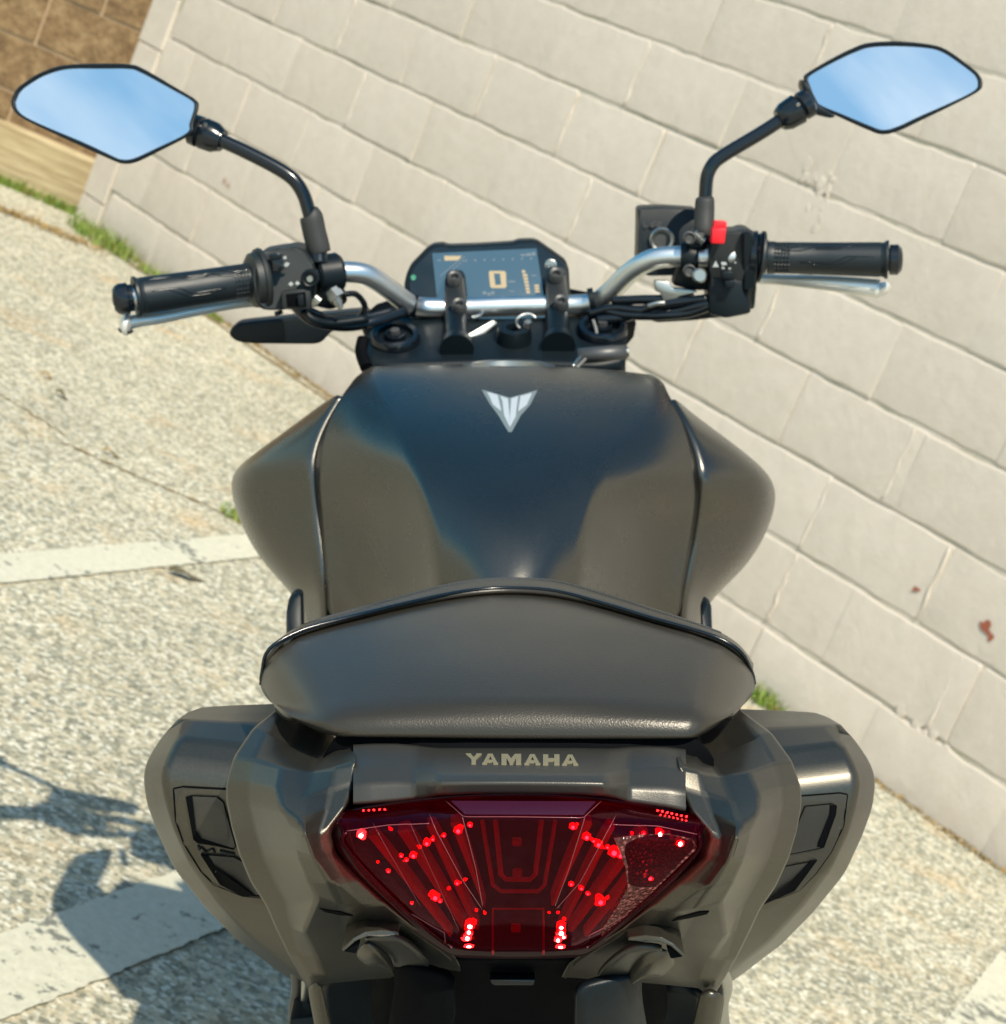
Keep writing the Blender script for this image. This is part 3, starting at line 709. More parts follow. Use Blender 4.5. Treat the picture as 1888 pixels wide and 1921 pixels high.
# outer parts of the piping row sit at the same height as the centre: nearer where lower in view
def atz(px, py, z):
    t_ = math.tan(PB + math.atan((py - 960.5) / FPX)); return (HC - z) / t_
zc = HC - math.tan(PB + math.atan((1104 - 960.5) / FPX)) * Ys[0]
def zrow(pts, z, drops): return [(x, y, atz(x, y, z - drops[j])) for j, (x, y) in enumerate(pts)]
drP = [.030, .016, .008, .004, .002, .001, 0, 0, 0, .001, .002, .004, .008, .016, .030]
zs_ = [HC - math.tan(PB + math.atan((p - 960.5) / FPX)) * y for p, y in zip(cpy, Ys)]
rowsS = [[(x, y + 8, Y + .03) for (x, y, Y) in zrow(pip, zs_[0], drP)], zrow(pip, zs_[0], drP), zrow(m1, zs_[1], [d * 1.1 for d in drP]), zrow(m2, zs_[2], [d * 1.1 for d in drP]),
         zrow(l1, zs_[3], [d * .8 for d in drP]), srow(l2, Ys[4], .25), srow(l3, Ys[5], .25), srow(l4, Ys[6], .3), [(x, y - 2, Ys[6] + .05) for (x, y) in l4]]
seat = surf('pillion_seat', rowsS, 'seat_vinyl', sub=2, thick=.004, crease_rows=[(4, .95), (6, .6), (7, .9)], crease_cols=[(2, .3), (3, .92), (11, .92), (12, .3)])
bk = [[(x, y, Y + .03) for (x, y, Y) in zrow(arc, zs_[0] + .004, drP)], [(x, y, Y) for (x, y, Y) in zrow([((a[0] + b[0]) / 2, (a[1] + b[1]) / 2) for a, b in zip(arc, pip)], zs_[0] + .002, drP)], zrow(pip, zs_[0], drP)]
bk = [[(x, y + 20, Y + .03) for (x, y, Y) in bk[0]]] + bk
gus = surf('seat_gusset', bk, 'seat_vinyl', seat, sub=2, thick=.003)
zm_ = zrow(m1, zs_[1], [d * 1.1 for d in drP])
tube('piping', [(zm_[0][0] + 2, zm_[0][1] + 4, zm_[0][2])] + [(x + (3 if k == 0 else -3 if k == 14 else 0), y - 1, Y - .001) for k, (x, y, Y) in enumerate(zrow(pip, zs_[0], drP))] + [(zm_[-1][0] - 3, zm_[-1][1] + 2, zm_[-1][2])], .0011, 'black_gloss', seat, 10, 5)
stl = [((a[0] + b[0] * .6) / 1.6, (a[1] + b[1] * .6) / 1.6) for a, b in zip(arc, pip)][2:13]
sp = crom([Vector((x, y, 0)) for x, y in stl], 9); bmm = []
for i in range(0, len(sp) - 1): 
    a, b = sp[i], sp[i + 1]; dd = (b - a); 
    for k in (0.05, .55): bmm.append([((a + dd * k).x, (a + dd * k).y - 1), ((a + dd * (k + .36)).x, (a + dd * (k + .36)).y - 1), ((a + dd * (k + .36)).x, (a + dd * (k + .36)).y + 1), ((a + dd * k).x, (a + dd * k).y + 1)])
decal('stitching', gus, bmm, 'bolt_grey', seat, lift=.0005, split=0)

# ------------------------------------------------------------------ tail: black inner body, top plate, cowls
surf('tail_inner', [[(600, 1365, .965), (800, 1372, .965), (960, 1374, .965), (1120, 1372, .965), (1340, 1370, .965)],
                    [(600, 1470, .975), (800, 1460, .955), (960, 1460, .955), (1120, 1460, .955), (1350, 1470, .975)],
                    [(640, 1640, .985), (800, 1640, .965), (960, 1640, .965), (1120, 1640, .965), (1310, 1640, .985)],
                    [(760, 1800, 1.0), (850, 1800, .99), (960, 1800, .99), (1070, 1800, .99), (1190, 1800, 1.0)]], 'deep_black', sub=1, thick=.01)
pc = [663, 700, 745, 778, 800, 822, 880, 970, 1080, 1138, 1160, 1180, 1215, 1250, 1287]
def prow(ys, Ys_): return [(x, y, Y) for x, y, Y in zip(pc, ys, Ys_)]
b0 = [0, 0, 0, .001, .012, .021, .023, .024, .023, .021, .012, .001, 0, 0, 0]
r1y = [1398, 1396, 1396, 1399, 1402, 1404, 1404, 1404, 1404, 1405, 1404, 1402, 1401, 1402, 1407]
r2y = [1440, 1437, 1437, 1444, 1450, 1452, 1452, 1452, 1453, 1453, 1452, 1447, 1441, 1441, 1446]
r3y = [1474, 1470, 1468, 1470, 1470, 1468, 1468, 1468, 1469, 1470, 1474, 1476, 1478, 1480, 1486]
r4y = [1510, 1508, 1504, 1500, 1497, 1493, 1490, 1490, 1491, 1495, 1500, 1506, 1511, 1516, 1523]
rowsP = [prow([y - 2 for y in r1y], [.975] * 15), prow(r1y, [.955] * 15), prow(r2y, [.931 - b for b in b0]), prow(r3y, [.918 - b * .8 for b in b0]), prow(r4y, [.914 - b * .5 for b in b0])]
rowsP.append([(x, y - 4, Y + .02) for x, y, Y in rowsP[-1]])
plate = surf('tail_plate', rowsP, 'matte_plastic', thick=.003, facet=.0022)
bpy.context.view_layer.update()
# maker's name, letter by letter
def LT(ch):
    if ch == 'Y': return [[(0, 0), (.34, 0), (.34, .1), (.5, .36), (.66, .1), (.66, 0), (1, 0), (1, .06), (.64, .6), (.64, 1), (.36, 1), (.36, .6), (0, .06)]]
    if ch == 'A': return [[(.36, 0), (.5, 0), (.5, .24), (.38, .62), (.5, .62), (.5, .80), (.34, .80), (.30, 1), (0, 1), (0, .92), (.06, .9)], [(.5, 0), (.64, 0), (.94, .9), (1, .92), (1, 1), (.70, 1), (.66, .80), (.5, .80), (.5, .62), (.62, .62), (.5, .24)]]
    if ch == 'M': return [[(0, 0), (.32, 0), (.5, .45), (.68, 0), (1, 0), (1, 1), (.74, 1), (.74, .42), (.58, 1), (.42, 1), (.26, .42), (.26, 1), (0, 1)]]
    if ch == 'H': return [[(0, 0), (.32, 0), (.32, .38), (.68, .38), (.68, 0), (1, 0), (1, 1), (.68, 1), (.68, .62), (.32, .62), (.32, 1), (0, 1)]]
xs_ = [(874, 904), (905, 935), (941, 978), (984, 1014), (1019, 1050), (1055, 1085)]
for i, ((a, b), ch) in enumerate(zip(xs_, 'YAMAHA')):
    y0 = 1416 + i * .45
    decal('letter', plate, [[(a + (b - a) * u, y0 + 18.5 * v) for u, v in q] for q in LT(ch)], 'letter_khaki', plate, lift=.0007, split=0)

# left cowl (its mirror image makes the right one)
def cowl(sx):
    C0 = [
     [(528, 1322, 1.05), (546, 1326, 1.045), (575, 1345, 1.04), (612, 1372, 1.02), (640, 1392, 1.0), (667, 1400, .985)],
     [(474, 1366, 1.0), (500, 1372, .995), (550, 1398, 1.0), (595, 1418, .99), (630, 1414, .96), (667, 1408, .945)],
     [(438, 1420, .975), (474, 1424, .965), (530, 1440, .946), (585, 1448, .945), (628, 1440, .935), (667, 1430, .930)],
     [(424, 1470, .965), (466, 1472, .950), (520, 1484, .922), (572, 1496, .922), (622, 1482, .925), (667, 1470, .928)],
     [(424, 1502, .962), (468, 1506, .945), (528, 1518, .906), (566, 1540, .892), (610, 1524, .915), (650, 1512, .915)],
     [(434, 1552, .960), (480, 1556, .945), (545, 1550, .900), (572, 1564, .883), (596, 1562, .905), (618, 1556, .906)],
     [(448, 1602, .962), (494, 1602, .948), (558, 1602, .900), (590, 1612, .890), (602, 1604, .900), (628, 1600, .908)],
     [(470, 1655, .968), (516, 1650, .955), (576, 1648, .906), (618, 1658, .903), (640, 1655, .910), (672, 1645, .918)],
     [(498, 1698, .975), (538, 1694, .962), (594, 1686, .916), (640, 1700, .925), (690, 1700, .925), (726, 1694, .928)],
     [(516, 1740, .985), (548, 1738, .978), (568, 1748, .953), (650, 1742, .955), (730, 1745, .945), (780, 1740, .940)],
     [(540, 1790, .998), (562, 1790, .992), (590, 1790, .985), (670, 1790, .980), (760, 1785, .968), (835, 1778, .955)],
     [(562, 1830, 1.01), (580, 1830, 1.0), (604, 1828, .998), (680, 1815, .995), (770, 1808, .985), (860, 1800, .97)],
     [(578, 1857, 1.02), (590, 1850, 1.01), (612, 1846, 1.01), (690, 1838, 1.01), (780, 1832, 1.0), (870, 1825, .985)]]
    wrap = [[(r_[0][0] + 10, r_[0][1] + 2, r_[0][2] + .05)] + r_ for r_ in C0]
    wrap = [r_ + [(r_[-1][0] + 4, r_[-1][1] + 2, r_[-1][2] + .03)] for r_ in wrap]
    if sx > 0: wrap = [mirror_row(r_)[::-1] for r_ in wrap]
    k = (lambda c: c) if sx < 0 else (lambda c: 7 - c)
    return surf('tail_cowl', wrap, 'tail_paint', thick=.003, facet=.0032)
cowlL = cowl(-1); cowlR = cowl(1)

# outer side fairings with the vents
def fairing(sx):
    X_ = [[(380, 1336), (404, 1332), (450, 1328), (560, 1324)], [(366, 1328), (394, 1325), (450, 1322), (560, 1318)], [(332, 1350), (358, 1350), (440, 1354), (550, 1360)],
          [(303, 1382), (334, 1382), (432, 1394), (540, 1410)], [(277, 1422), (314, 1424), (424, 1438), (530, 1452)], [(268, 1454), (304, 1456), (422, 1470), (530, 1482)],
          [(274, 1505), (312, 1502), (424, 1506), (530, 1515)], [(294, 1560), (328, 1556), (436, 1560), (530, 1570)], [(326, 1630), (358, 1622), (456, 1626), (540, 1640)],
          [(384, 1702), (408, 1692), (480, 1690), (560, 1700)], [(446, 1766), (466, 1756), (515, 1752), (580, 1755)], [(516, 1818), (531, 1809), (555, 1806), (605, 1805)], [(572, 1856), (582, 1850), (596, 1846), (622, 1842)]]
    yy_ = prof([1350, 1390, 1432, 1464, 1504], [.06, .55, 1.3, 9], 1.105); yc_ = [yy_[0] + .11, yy_[0] + .085] + yy_ + [yy_[4] + q for q in (.001, .008, .02, .04, .06, .075)]
    F0 = [[(x, y, yc_[i] + (.045 if i > 2 else .01, .006, 0, -.006)[j] + (0 if i < 9 else (.02, .01, 0, -.01)[j])) for j, (x, y) in enumerate(q)] for i, q in enumerate(X_)]
    wrap = [[(r_[0][0] + 30, r_[0][1] + (4 if i else 10), r_[0][2] + .22)] + r_ for i, r_ in enumerate(F0)]
    if sx > 0: wrap = [mirror_row(r_, 10)[::-1] for r_ in wrap]
    return surf('side_fairing', wrap, 'tail_paint', thick=.003, facet=.0045)
fairL = fairing(-1); fairR = fairing(1)
def vent(fa, sx):
    if sx < 0:
        pan = [(326, 1480), (345, 1476), (420, 1480), (520, 1484), (520, 1686), (488, 1684), (455, 1681), (402, 1660), (378, 1636), (345, 1583), (330, 1540)]
        w1 = [(350, 1495), (362, 1492), (407, 1494), (420, 1504), (443, 1585), (440, 1592), (372, 1578), (366, 1570)]
        w2 = [(378, 1601), (440, 1606), (462, 1618), (497, 1678), (460, 1678), (418, 1658)]
        s1 = [(350, 1495), (362, 1493), (370, 1566), (380, 1572), (440, 1590), (372, 1579), (364, 1572)]
        s2 = [(378, 1601), (392, 1603), (424, 1655), (470, 1675), (490, 1679), (455, 1677), (414, 1656)]
    else:
        pan = [(1590, 1491), (1576, 1488), (1500, 1494), (1430, 1500), (1430, 1694), (1440, 1690), (1470, 1682), (1500, 1670), (1530, 1640), (1560, 1598), (1583, 1550)]
        w1 = [(1510, 1512), (1560, 1507), (1569, 1512), (1567, 1528), (1544, 1588), (1536, 1590), (1471, 1603), (1475, 1592)]
        w2 = [(1532, 1612), (1510, 1640), (1490, 1668), (1430, 1692), (1440, 1668), (1460, 1626)]
        s1 = [(1569, 1510), (1567, 1528), (1545, 1588), (1532, 1586), (1555, 1526), (1556, 1509)]
        s2 = [(1532, 1612), (1490, 1668), (1430, 1694), (1476, 1660), (1518, 1614)]
    gr = ridge('vent_gap', fa, pan, 5.0, 'deep_black', h=.0005)
    pn = decal('vent_panel', fa, [pan], 'matte_plastic', fa, lift=.0004, split=10)
    for w_, s_ in ((w1, s1), (w2, s2)):
        wn_ = decal('vent_window', fa, [w_], 'matte_plastic', fa, lift=.0009, split=10)
        ridge('vent_edge', fa, w_, 2.2, 'deep_black', fa, h=.0012)
        decal('vent_recess_shade', fa, [s_], 'deep_black', fa, lift=.0015, split=10)  # recess shade put in as thin black strips on the panel
        # fine slanted ribs of the grille, too many to count
        xs = [q[0] for q in w_]; ys = [q[1] for q in w_]; vs, fs = [], []
        def inside(x, y):
            c = False; n = len(w_)
            for i in range(n):
                (x1, y1), (x2, y2) = w_[i], w_[(i + 1) % n]
                if (y1 > y) != (y2 > y) and x < (x2 - x1) * (y - y1) / (y2 - y1) + x1: c = not c
            return c
        d_ = (0.60, -0.80) if sx < 0 else (0.56, 0.83); pr_ = (-d_[1], d_[0]); cx0, cy0 = sum(xs) / len(xs), sum(ys) / len(ys)
        for k in range(-26, 27):
            run = []
            for s2_ in range(-45, 46):
                x, y = cx0 + pr_[0] * k * 3.4 + d_[0] * s2_ * 3, cy0 + pr_[1] * k * 3.4 + d_[1] * s2_ * 3
                if inside(x, y): run.append((x, y))
            if len(run) > 3:
                ps = []
                for q in (run[0], run[len(run) // 2], run[-1]):
                    h_, n_ = hit(fa, *q); ps.append(h_ + n_ * .0009)
                v_, f_ = tube_data(ps, .00028, 4, 1, False); o_ = len(vs); vs += v_; fs += [tuple(i + o_ for i in f) for f in f_]
        gm = mesh('grille_ribs', vs, fs, 'bolt_grey', fa, False); gm['kind'] = 'stuff'
    return pn
pnL = vent(fairL, -1); vent(fairR, 1)
# relief letters between the two left windows
bar_ = lambda a, b, t: [(a[0], a[1]), (b[0], b[1]), (b[0] - t * .2, b[1] + t), (a[0] - t * .2, a[1] + t)]
decal('relief_letter', fairL, [[(371, 1585), (375, 1586), (377, 1594), (373, 1593)], [(377, 1588), (381, 1590), (389, 1598), (385, 1597)], [(399, 1591), (402, 1592), (405, 1600), (401, 1599)], [(388, 1596), (391, 1597), (400, 1592), (397, 1591)]], 'black_plastic', fairL, lift=.0011, sink=.0005, split=0)
decal('relief_letter', fairL, [[(413, 1594), (440, 1600), (441, 1604), (414, 1598)], [(425, 1598), (429, 1599), (433, 1607), (428, 1606)]], 'black_plastic', fairL, lift=.0011, sink=.0005, split=0)
# fastener slots in the cowls
for on, q in ((cowlL, [(599, 1703), (612, 1706), (640, 1710), (662, 1717), (640, 1716), (610, 1710)]), (cowlR, [(1331, 1709), (1326, 1714), (1290, 1722), (1262, 1727), (1275, 1720), (1312, 1710)])):
    decal('fastener_slot', on, [q], 'deep_black', on, lift=.0005, split=8)

# ------------------------------------------------------------------ tail light
tl = surf('tail_light', [  # dark housing behind the lens
    [(622, 1528, .925), (700, 1512, .925), (820, 1498, .920), (965, 1492, .918), (1120, 1498, .920), (1240, 1516, .925), (1334, 1535, .925)],
    [(616, 1562, .925), (700, 1570, .935), (820, 1570, .945), (965, 1570, .950), (1120, 1570, .945), (1240, 1570, .935), (1338, 1566, .925)],
    [(650, 1625, .925), (725, 1635, .94), (830, 1635, .950), (968, 1635, .955), (1105, 1635, .950), (1225, 1635, .94), (1302, 1625, .925)],
    [(728, 1700, .935), (790, 1705, .945), (870, 1705, .955), (970, 1705, .96), (1068, 1705, .955), (1155, 1705, .945), (1224, 1700, .935)],
    [(800, 1765, .945), (840, 1765, .95), (900, 1765, .96), (970, 1765, .962), (1042, 1765, .96), (1105, 1765, .95), (1148, 1765, .945)],
    [(850, 1796, .955), (876, 1798, .96), (920, 1799, .962), (970, 1799, .962), (1020, 1799, .962), (1062, 1798, .96), (1095, 1796, .955)]], 'lamp_housing', sub=2, thick=.004)
LR = [
    [(648, 1522, .918), (728, 1511, .918), (800, 1506, .914), (836, 1499, .908), (965, 1496, .906), (1130, 1500, .908), (1165, 1509, .914), (1235, 1517, .918), (1308, 1529, .918)],
    [(636, 1540, .906), (728, 1530, .902), (806, 1526, .900), (850, 1516, .893), (968, 1514, .890), (1112, 1517, .893), (1156, 1528, .900), (1235, 1534, .902), (1320, 1548, .906)],
    [(645, 1562, .900), (728, 1549, .894), (812, 1544, .892), (868, 1531, .880), (968, 1531, .877), (1096, 1533, .880), (1148, 1545, .892), (1235, 1551, .894), (1312, 1568, .900)],
    [(644, 1582, .899), (735, 1580, .890), (820, 1578, .888), (878, 1572, .881), (968, 1572, .879), (1086, 1573, .881), (1140, 1580, .888), (1228, 1584, .890), (1314, 1588, .899)],
    [(680, 1626, .903), (756, 1628, .894), (834, 1628, .892), (893, 1628, .889), (968, 1628, .889), (1068, 1628, .889), (1122, 1630, .892), (1208, 1631, .894), (1280, 1628, .903)],
    [(742, 1690, .912), (796, 1692, .904), (856, 1692, .902), (908, 1696, .902), (970, 1698, .902), (1042, 1696, .902), (1094, 1694, .902), (1158, 1693, .904), (1210, 1690, .912)],
    [(810, 1750, .925), (838, 1752, .917), (876, 1752, .915), (916, 1752, .914), (970, 1752, .914), (1034, 1752, .914), (1070, 1753, .915), (1110, 1753, .917), (1140, 1750, .925)],
    [(846, 1776, .935), (866, 1780, .928), (894, 1782, .926), (922, 1783, .925), (970, 1783, .925), (1026, 1783, .925), (1052, 1782, .926), (1082, 1780, .928), (1104, 1776, .935)]]
LR.append([(x, y + 3, Y + .02) for x, y, Y in LR[-1]])
lens = surf('lens', LR, 'red_lens', tl, sub=2, thick=0, crease_rows=[(2, .7), (7, .8), (0, 1)], crease_cols=[(0, 1), (8, 1), (3, .5), (5, .5)])
# rim of the lens
tube('lens_rim', [(x, y, Y) for x, y, Y in [LR[k][0] for k in range(1, 8)]], .0012, 'red_lens', tl, 8, 4)
tube('lens_rim', [(x, y, Y) for x, y, Y in [LR[k][8] for k in range(1, 8)]], .0012, 'red_lens', tl, 8, 4)
for q, w_ in (([(836, 1503), (868, 1531), (893, 1628), (906, 1700)], 1.6), ([(806, 1528), (820, 1560), (868, 1650), (905, 1705)], 1.5), ([(1128, 1504), (1097, 1533), (1068, 1628), (1042, 1698)], 1.6), ([(1156, 1530), (1138, 1562), (1088, 1655), (1044, 1704)], 1.5),
              ([(650, 1560), (728, 1549), (806, 1545)], 1.8), ([(1150, 1547), (1235, 1551), (1308, 1566)], 1.8), ([(650, 1562), (642, 1584), (690, 1636), (748, 1696), (815, 1756), (850, 1776)], 2.0), ([(1312, 1566), (1314, 1590), (1280, 1630), (1210, 1692), (1140, 1752), (1104, 1776)], 2.2), ([(868, 1532), (968, 1532), (1096, 1534)], 1.6), ([(700, 1545), (790, 1700)], 0.6), ([(770, 1545), (862, 1745)], 0.6)):
    ridge('lens_rib', lens, q, w_, 'lens_edge', tl, h=.0005, closed=False)
decal('brow_sky_tint', lens, [[(846, 1504), (1118, 1505), (1095, 1529), (872, 1528)]], 'lens_sky_tint', tl, lift=.0004, split=10)  # thin decal over the bevel, sky reflection put into its colour
# inner fins and chambers
FIN = [[(745, 1560), (868, 1745), (880, 1745), (765, 1555)], [(800, 1550), (890, 1745), (900, 1745), (815, 1548)], [(845, 1545), (903, 1690), (911, 1705), (862, 1540)], [(690, 1570), (845, 1760), (850, 1752), (705, 1565)],
       [(1218, 1565), (1075, 1750), (1066, 1748), (1200, 1560)], [(1155, 1552), (1058, 1745), (1048, 1745), (1142, 1550)], [(1112, 1545), (1040, 1700), (1034, 1700), (1098, 1540)], [(1262, 1572), (1100, 1760), (1095, 1752), (1246, 1566)]]
for q in FIN: prism('inner_fin', [(x, y, .918 + (y - 1540) * .00012) for x, y in q], .02, 'lamp_fin', tl, bev=.0006)
for q, w_ in (([(930, 1540), (940, 1640), (950, 1650), (995, 1650), (1005, 1640), (1016, 1540)], .0012), ([(905, 1540), (925, 1660), (940, 1672), (1010, 1672), (1022, 1660), (1042, 1540)], .001), ([(925, 1790), (925, 1705), (1020, 1705), (1020, 1790)], .0006)):
    tube('inner_frame', [(x, y, .905 + (y - 1540) * .00010) for x, y in q], w_, 'led_dim', tl, 8, 1)
for x, y in ((970, 1582), (971, 1640), (968, 1744)): prism('inner_chip', [(x - 9, y - 7, .92), (x + 9, y - 7, .92), (x + 9, y + 7, .92), (x - 9, y + 7, .92)], .004, 'led_dim', tl, bev=.001)
# crazed reflector wedge on the right side
decal('wedge_reflector', lens, [[(1152, 1572), (1200, 1566), (1256, 1564), (1300, 1574), (1308, 1590), (1270, 1628), (1206, 1690), (1150, 1738), (1128, 1756), (1132, 1738), (1158, 1700), (1178, 1664), (1174, 1628), (1164, 1600)]], 'lamp_reflector', tl, lift=.0004, split=10)
prism('side_bulb', [(1176, 1648, .905), (1190, 1638, .905), (1197, 1640, .905), (1196, 1650, .905), (1182, 1662, .905), (1175, 1658, .905)], .006, 'lever_metal', tl, bev=.001)
def led(x, y, r_, core=True, wd=1.0, name='led'):
    Y = .8955 + max(0, y - 1560) * .00011; c = P(x, y, Y); bm = bmesh.new()
    for k in range(3):
        bmesh.ops.create_icosphere(bm, subdivisions=1, radius=pxw(r_ * (1 - .28 * k), Y), matrix=Matrix.Translation(c + Vector((random.uniform(-1, 1), .4, random.uniform(-1, 1))) * pxw(r_ * .55 * k, Y)) @ Matrix.Diagonal((wd, 1, 1, 1)))
    me = bpy.data.meshes.new(name); bm.to_mesh(me); bm.free(); o = link(name, me, tl, 'led_red')
    if core:
        bm = bmesh.new(); bmesh.ops.create_icosphere(bm, subdivisions=1, radius=pxw(r_ * .42, Y), matrix=Matrix.Translation(c + Vector((0, -pxw(r_ * .8, Y), 0))) @ Matrix.Diagonal((wd, 1, 1, 1)))
        me = bpy.data.meshes.new('led_die'); bm.to_mesh(me); bm.free(); link('led_die', me, tl, 'led_core')
LEDS = [(678, 1565, 9), (801, 1581, 7), (812, 1574, 5), (788, 1589, 4.5), (833, 1567, 5), (860, 1557, 8), (882, 1547, 6), (753, 1605, 5), (763, 1613, 5), (776, 1604, 7), (729, 1634, 5), (709, 1617, 3.5), (817, 1682, 9), (826, 1690, 5), (842, 1667, 4), (858, 1656, 6), (873, 1650, 4), (773, 1694, 3.5),
        (882, 1734, 10), (880, 1747, 7), (877, 1758, 8), (870, 1762, 4), (894, 1708, 3.5), (910, 1713, 3.5), (733, 1555, 4), (1075, 1550, 7), (1101, 1569, 8), (1114, 1577, 5), (1123, 1583, 8), (1140, 1589, 5), (1152, 1597, 11), (1164, 1604, 7), (1178, 1617, 7), (1196, 1620, 8), (1190, 1628, 5), (1220, 1646, 7), (1208, 1563, 5), (1186, 1563, 3.5), (1238, 1563, 8), (1276, 1581, 8),
        (1072, 1658, 6), (1091, 1666, 6), (1103, 1676, 5), (1127, 1690, 10), (1140, 1684, 4), (1047, 1712, 3.5), (1031, 1712, 3), (1053, 1736, 9), (1053, 1748, 9), (1047, 1762, 7), (1058, 1757, 6)]
for x, y, r_ in LEDS: led(x, y, r_ * (1.25 if r_ > 6.5 else 1.05), r_ > 4.5)
led(880, 1775, 5, True, 2.4); led(1052, 1776, 5, True, 2.4)
for k in range(5): led(682 + 10 * k, 1521 - k * .6, 2.4, False)
for k in range(7): led(1234 + 9 * k, 1521 + k * 1.9, 2.6, False)
for k in range(26): led(895 + 6.2 * k, 1521 + (k % 2), 1.2, False)
for k in range(7): led(1240 + 8 * k, 1529 + k * 1.8, 2.0, False)

# ------------------------------------------------------------------ under the tail
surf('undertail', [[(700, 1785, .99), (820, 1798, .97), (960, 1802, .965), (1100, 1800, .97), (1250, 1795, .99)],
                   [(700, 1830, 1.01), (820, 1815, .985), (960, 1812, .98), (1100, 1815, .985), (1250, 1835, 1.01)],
                   [(690, 1960, 1.06), (820, 1960, 1.04), (960, 1960, 1.03), (1100, 1960, 1.04), (1260, 1960, 1.06)]], 'deep_black', sub=2, thick=.01)  # black underside, with its shade put into the colour
prism('latch', [(918, 1838, .972), (1005, 1838, .972), (1002, 1850, .972), (928, 1850, .972), (922, 1846, .972)], .01, 'black_gloss')
for sx in (-1, 1):
    mr = (lambda q: [(x, y, Y) for x, y, Y in q]) if sx < 0 else (lambda q: [(1927 - x, y + 10, Y) for x, y, Y in q][::-1])
    prism('bracket_lip', mr([(640, 1783, .925), (663, 1760, .925), (685, 1748, .925), (716, 1745, .925), (748, 1748, .93), (749, 1756, .93), (716, 1757, .925), (690, 1758, .925), (668, 1766, .925), (644, 1787, .925)]), .03, 'tail_paint', bev=.0008)
    prism('bracket_pocket', mr([(644, 1786, .93), (666, 1764, .93), (676, 1768, .93), (668, 1790, .93)]), .02, 'deep_black', bev=.0008)
    surf('signal_mount', [mr([(668, 1790, .955), (676, 1772, .945), (690, 1766, .940), (712, 1775, .945), (735, 1795, .96)]) , mr([(672, 1800, .955), (684, 1788, .942), (700, 1785, .938), (718, 1795, .945), (738, 1815, .96)]), mr([(690, 1814, .962), (700, 1812, .955), (715, 1814, .955), (730, 1820, .96), (742, 1835, .97)])], 'tail_paint', sub=2, thick=.003, flip=sx > 0)
    surf('bracket_web', [mr([(748, 1756, .935), (700, 1758, .935), (676, 1764, .94)]), mr([(800, 1800, .955), (735, 1790, .955), (705, 1772, .955)]), mr([(815, 1830, .97), (742, 1825, .97), (725, 1790, .97)])], 'matte_plastic', sub=2, thick=.003, flip=sx < 0)
    surf('plate_carrier', [mr([(735, 1800, .97), (770, 1815, .96), (850, 1830, .955)]), mr([(742, 1840, .975), (775, 1850, .96), (850, 1860, .955)]), mr([(736, 1880, .985), (770, 1885, .965), (850, 1890, .96)]), mr([(722, 1960, 1.01), (760, 1960, .98), (850, 1960, .97)])], 'black_plastic' if sx > 0 else 'deep_black', sub=2, thick=.006, flip=sx > 0)
    surf('inner_fender', [mr([(600, 1845, 1.03), (660, 1826, 1.03), (730, 1825, 1.04)]), mr([(606, 1885, 1.05), (670, 1875, 1.06), (740, 1870, 1.07)]), mr([(620, 1960, 1.07), (680, 1960, 1.10), (750, 1960, 1.1)])], 'black_plastic', sub=2, thick=.004, flip=sx > 0)
    surf('grab_strut', [mr([(576, 1850, 1.015), (590, 1846, 1.005), (604, 1842, 1.01)]), mr([(583, 1885, 1.02), (597, 1880, 1.01), (612, 1882, 1.015)]), mr([(596, 1960, 1.03), (612, 1960, 1.02), (628, 1960, 1.03)])], 'tail_paint', sub=2, thick=.004, flip=sx > 0)
# passenger footrest hangers showing either side below the tail
tube('footrest_hanger', [(556, 1780, 1.14), (562, 1850, 1.16), (556, 1905, 1.17), (575, 1960, 1.18)], [.006, .005, .005, .006], 'engine_metal')
tube('footrest_hanger', [(572, 1790, 1.14), (576, 1850, 1.15), (572, 1925, 1.16)], .0035, 'zinc')
prism('footrest', [(540, 1912, 1.13), (600, 1905, 1.13), (604, 1940, 1.13), (540, 1945, 1.13)], .05, 'black_plastic', bev=.004)
tube('footrest_hanger', [(1338, 1810, 1.14), (1346, 1850, 1.16), (1340, 1900, 1.17), (1346, 1960, 1.18)], [.008, .008, .007, .007], 'engine_metal')
tube('exhaust_trim', [(1352, 1816, 1.12), (1360, 1850, 1.14), (1352, 1890, 1.15), (1358, 1960, 1.16)], [.004, .005, .005, .006], 'zinc')

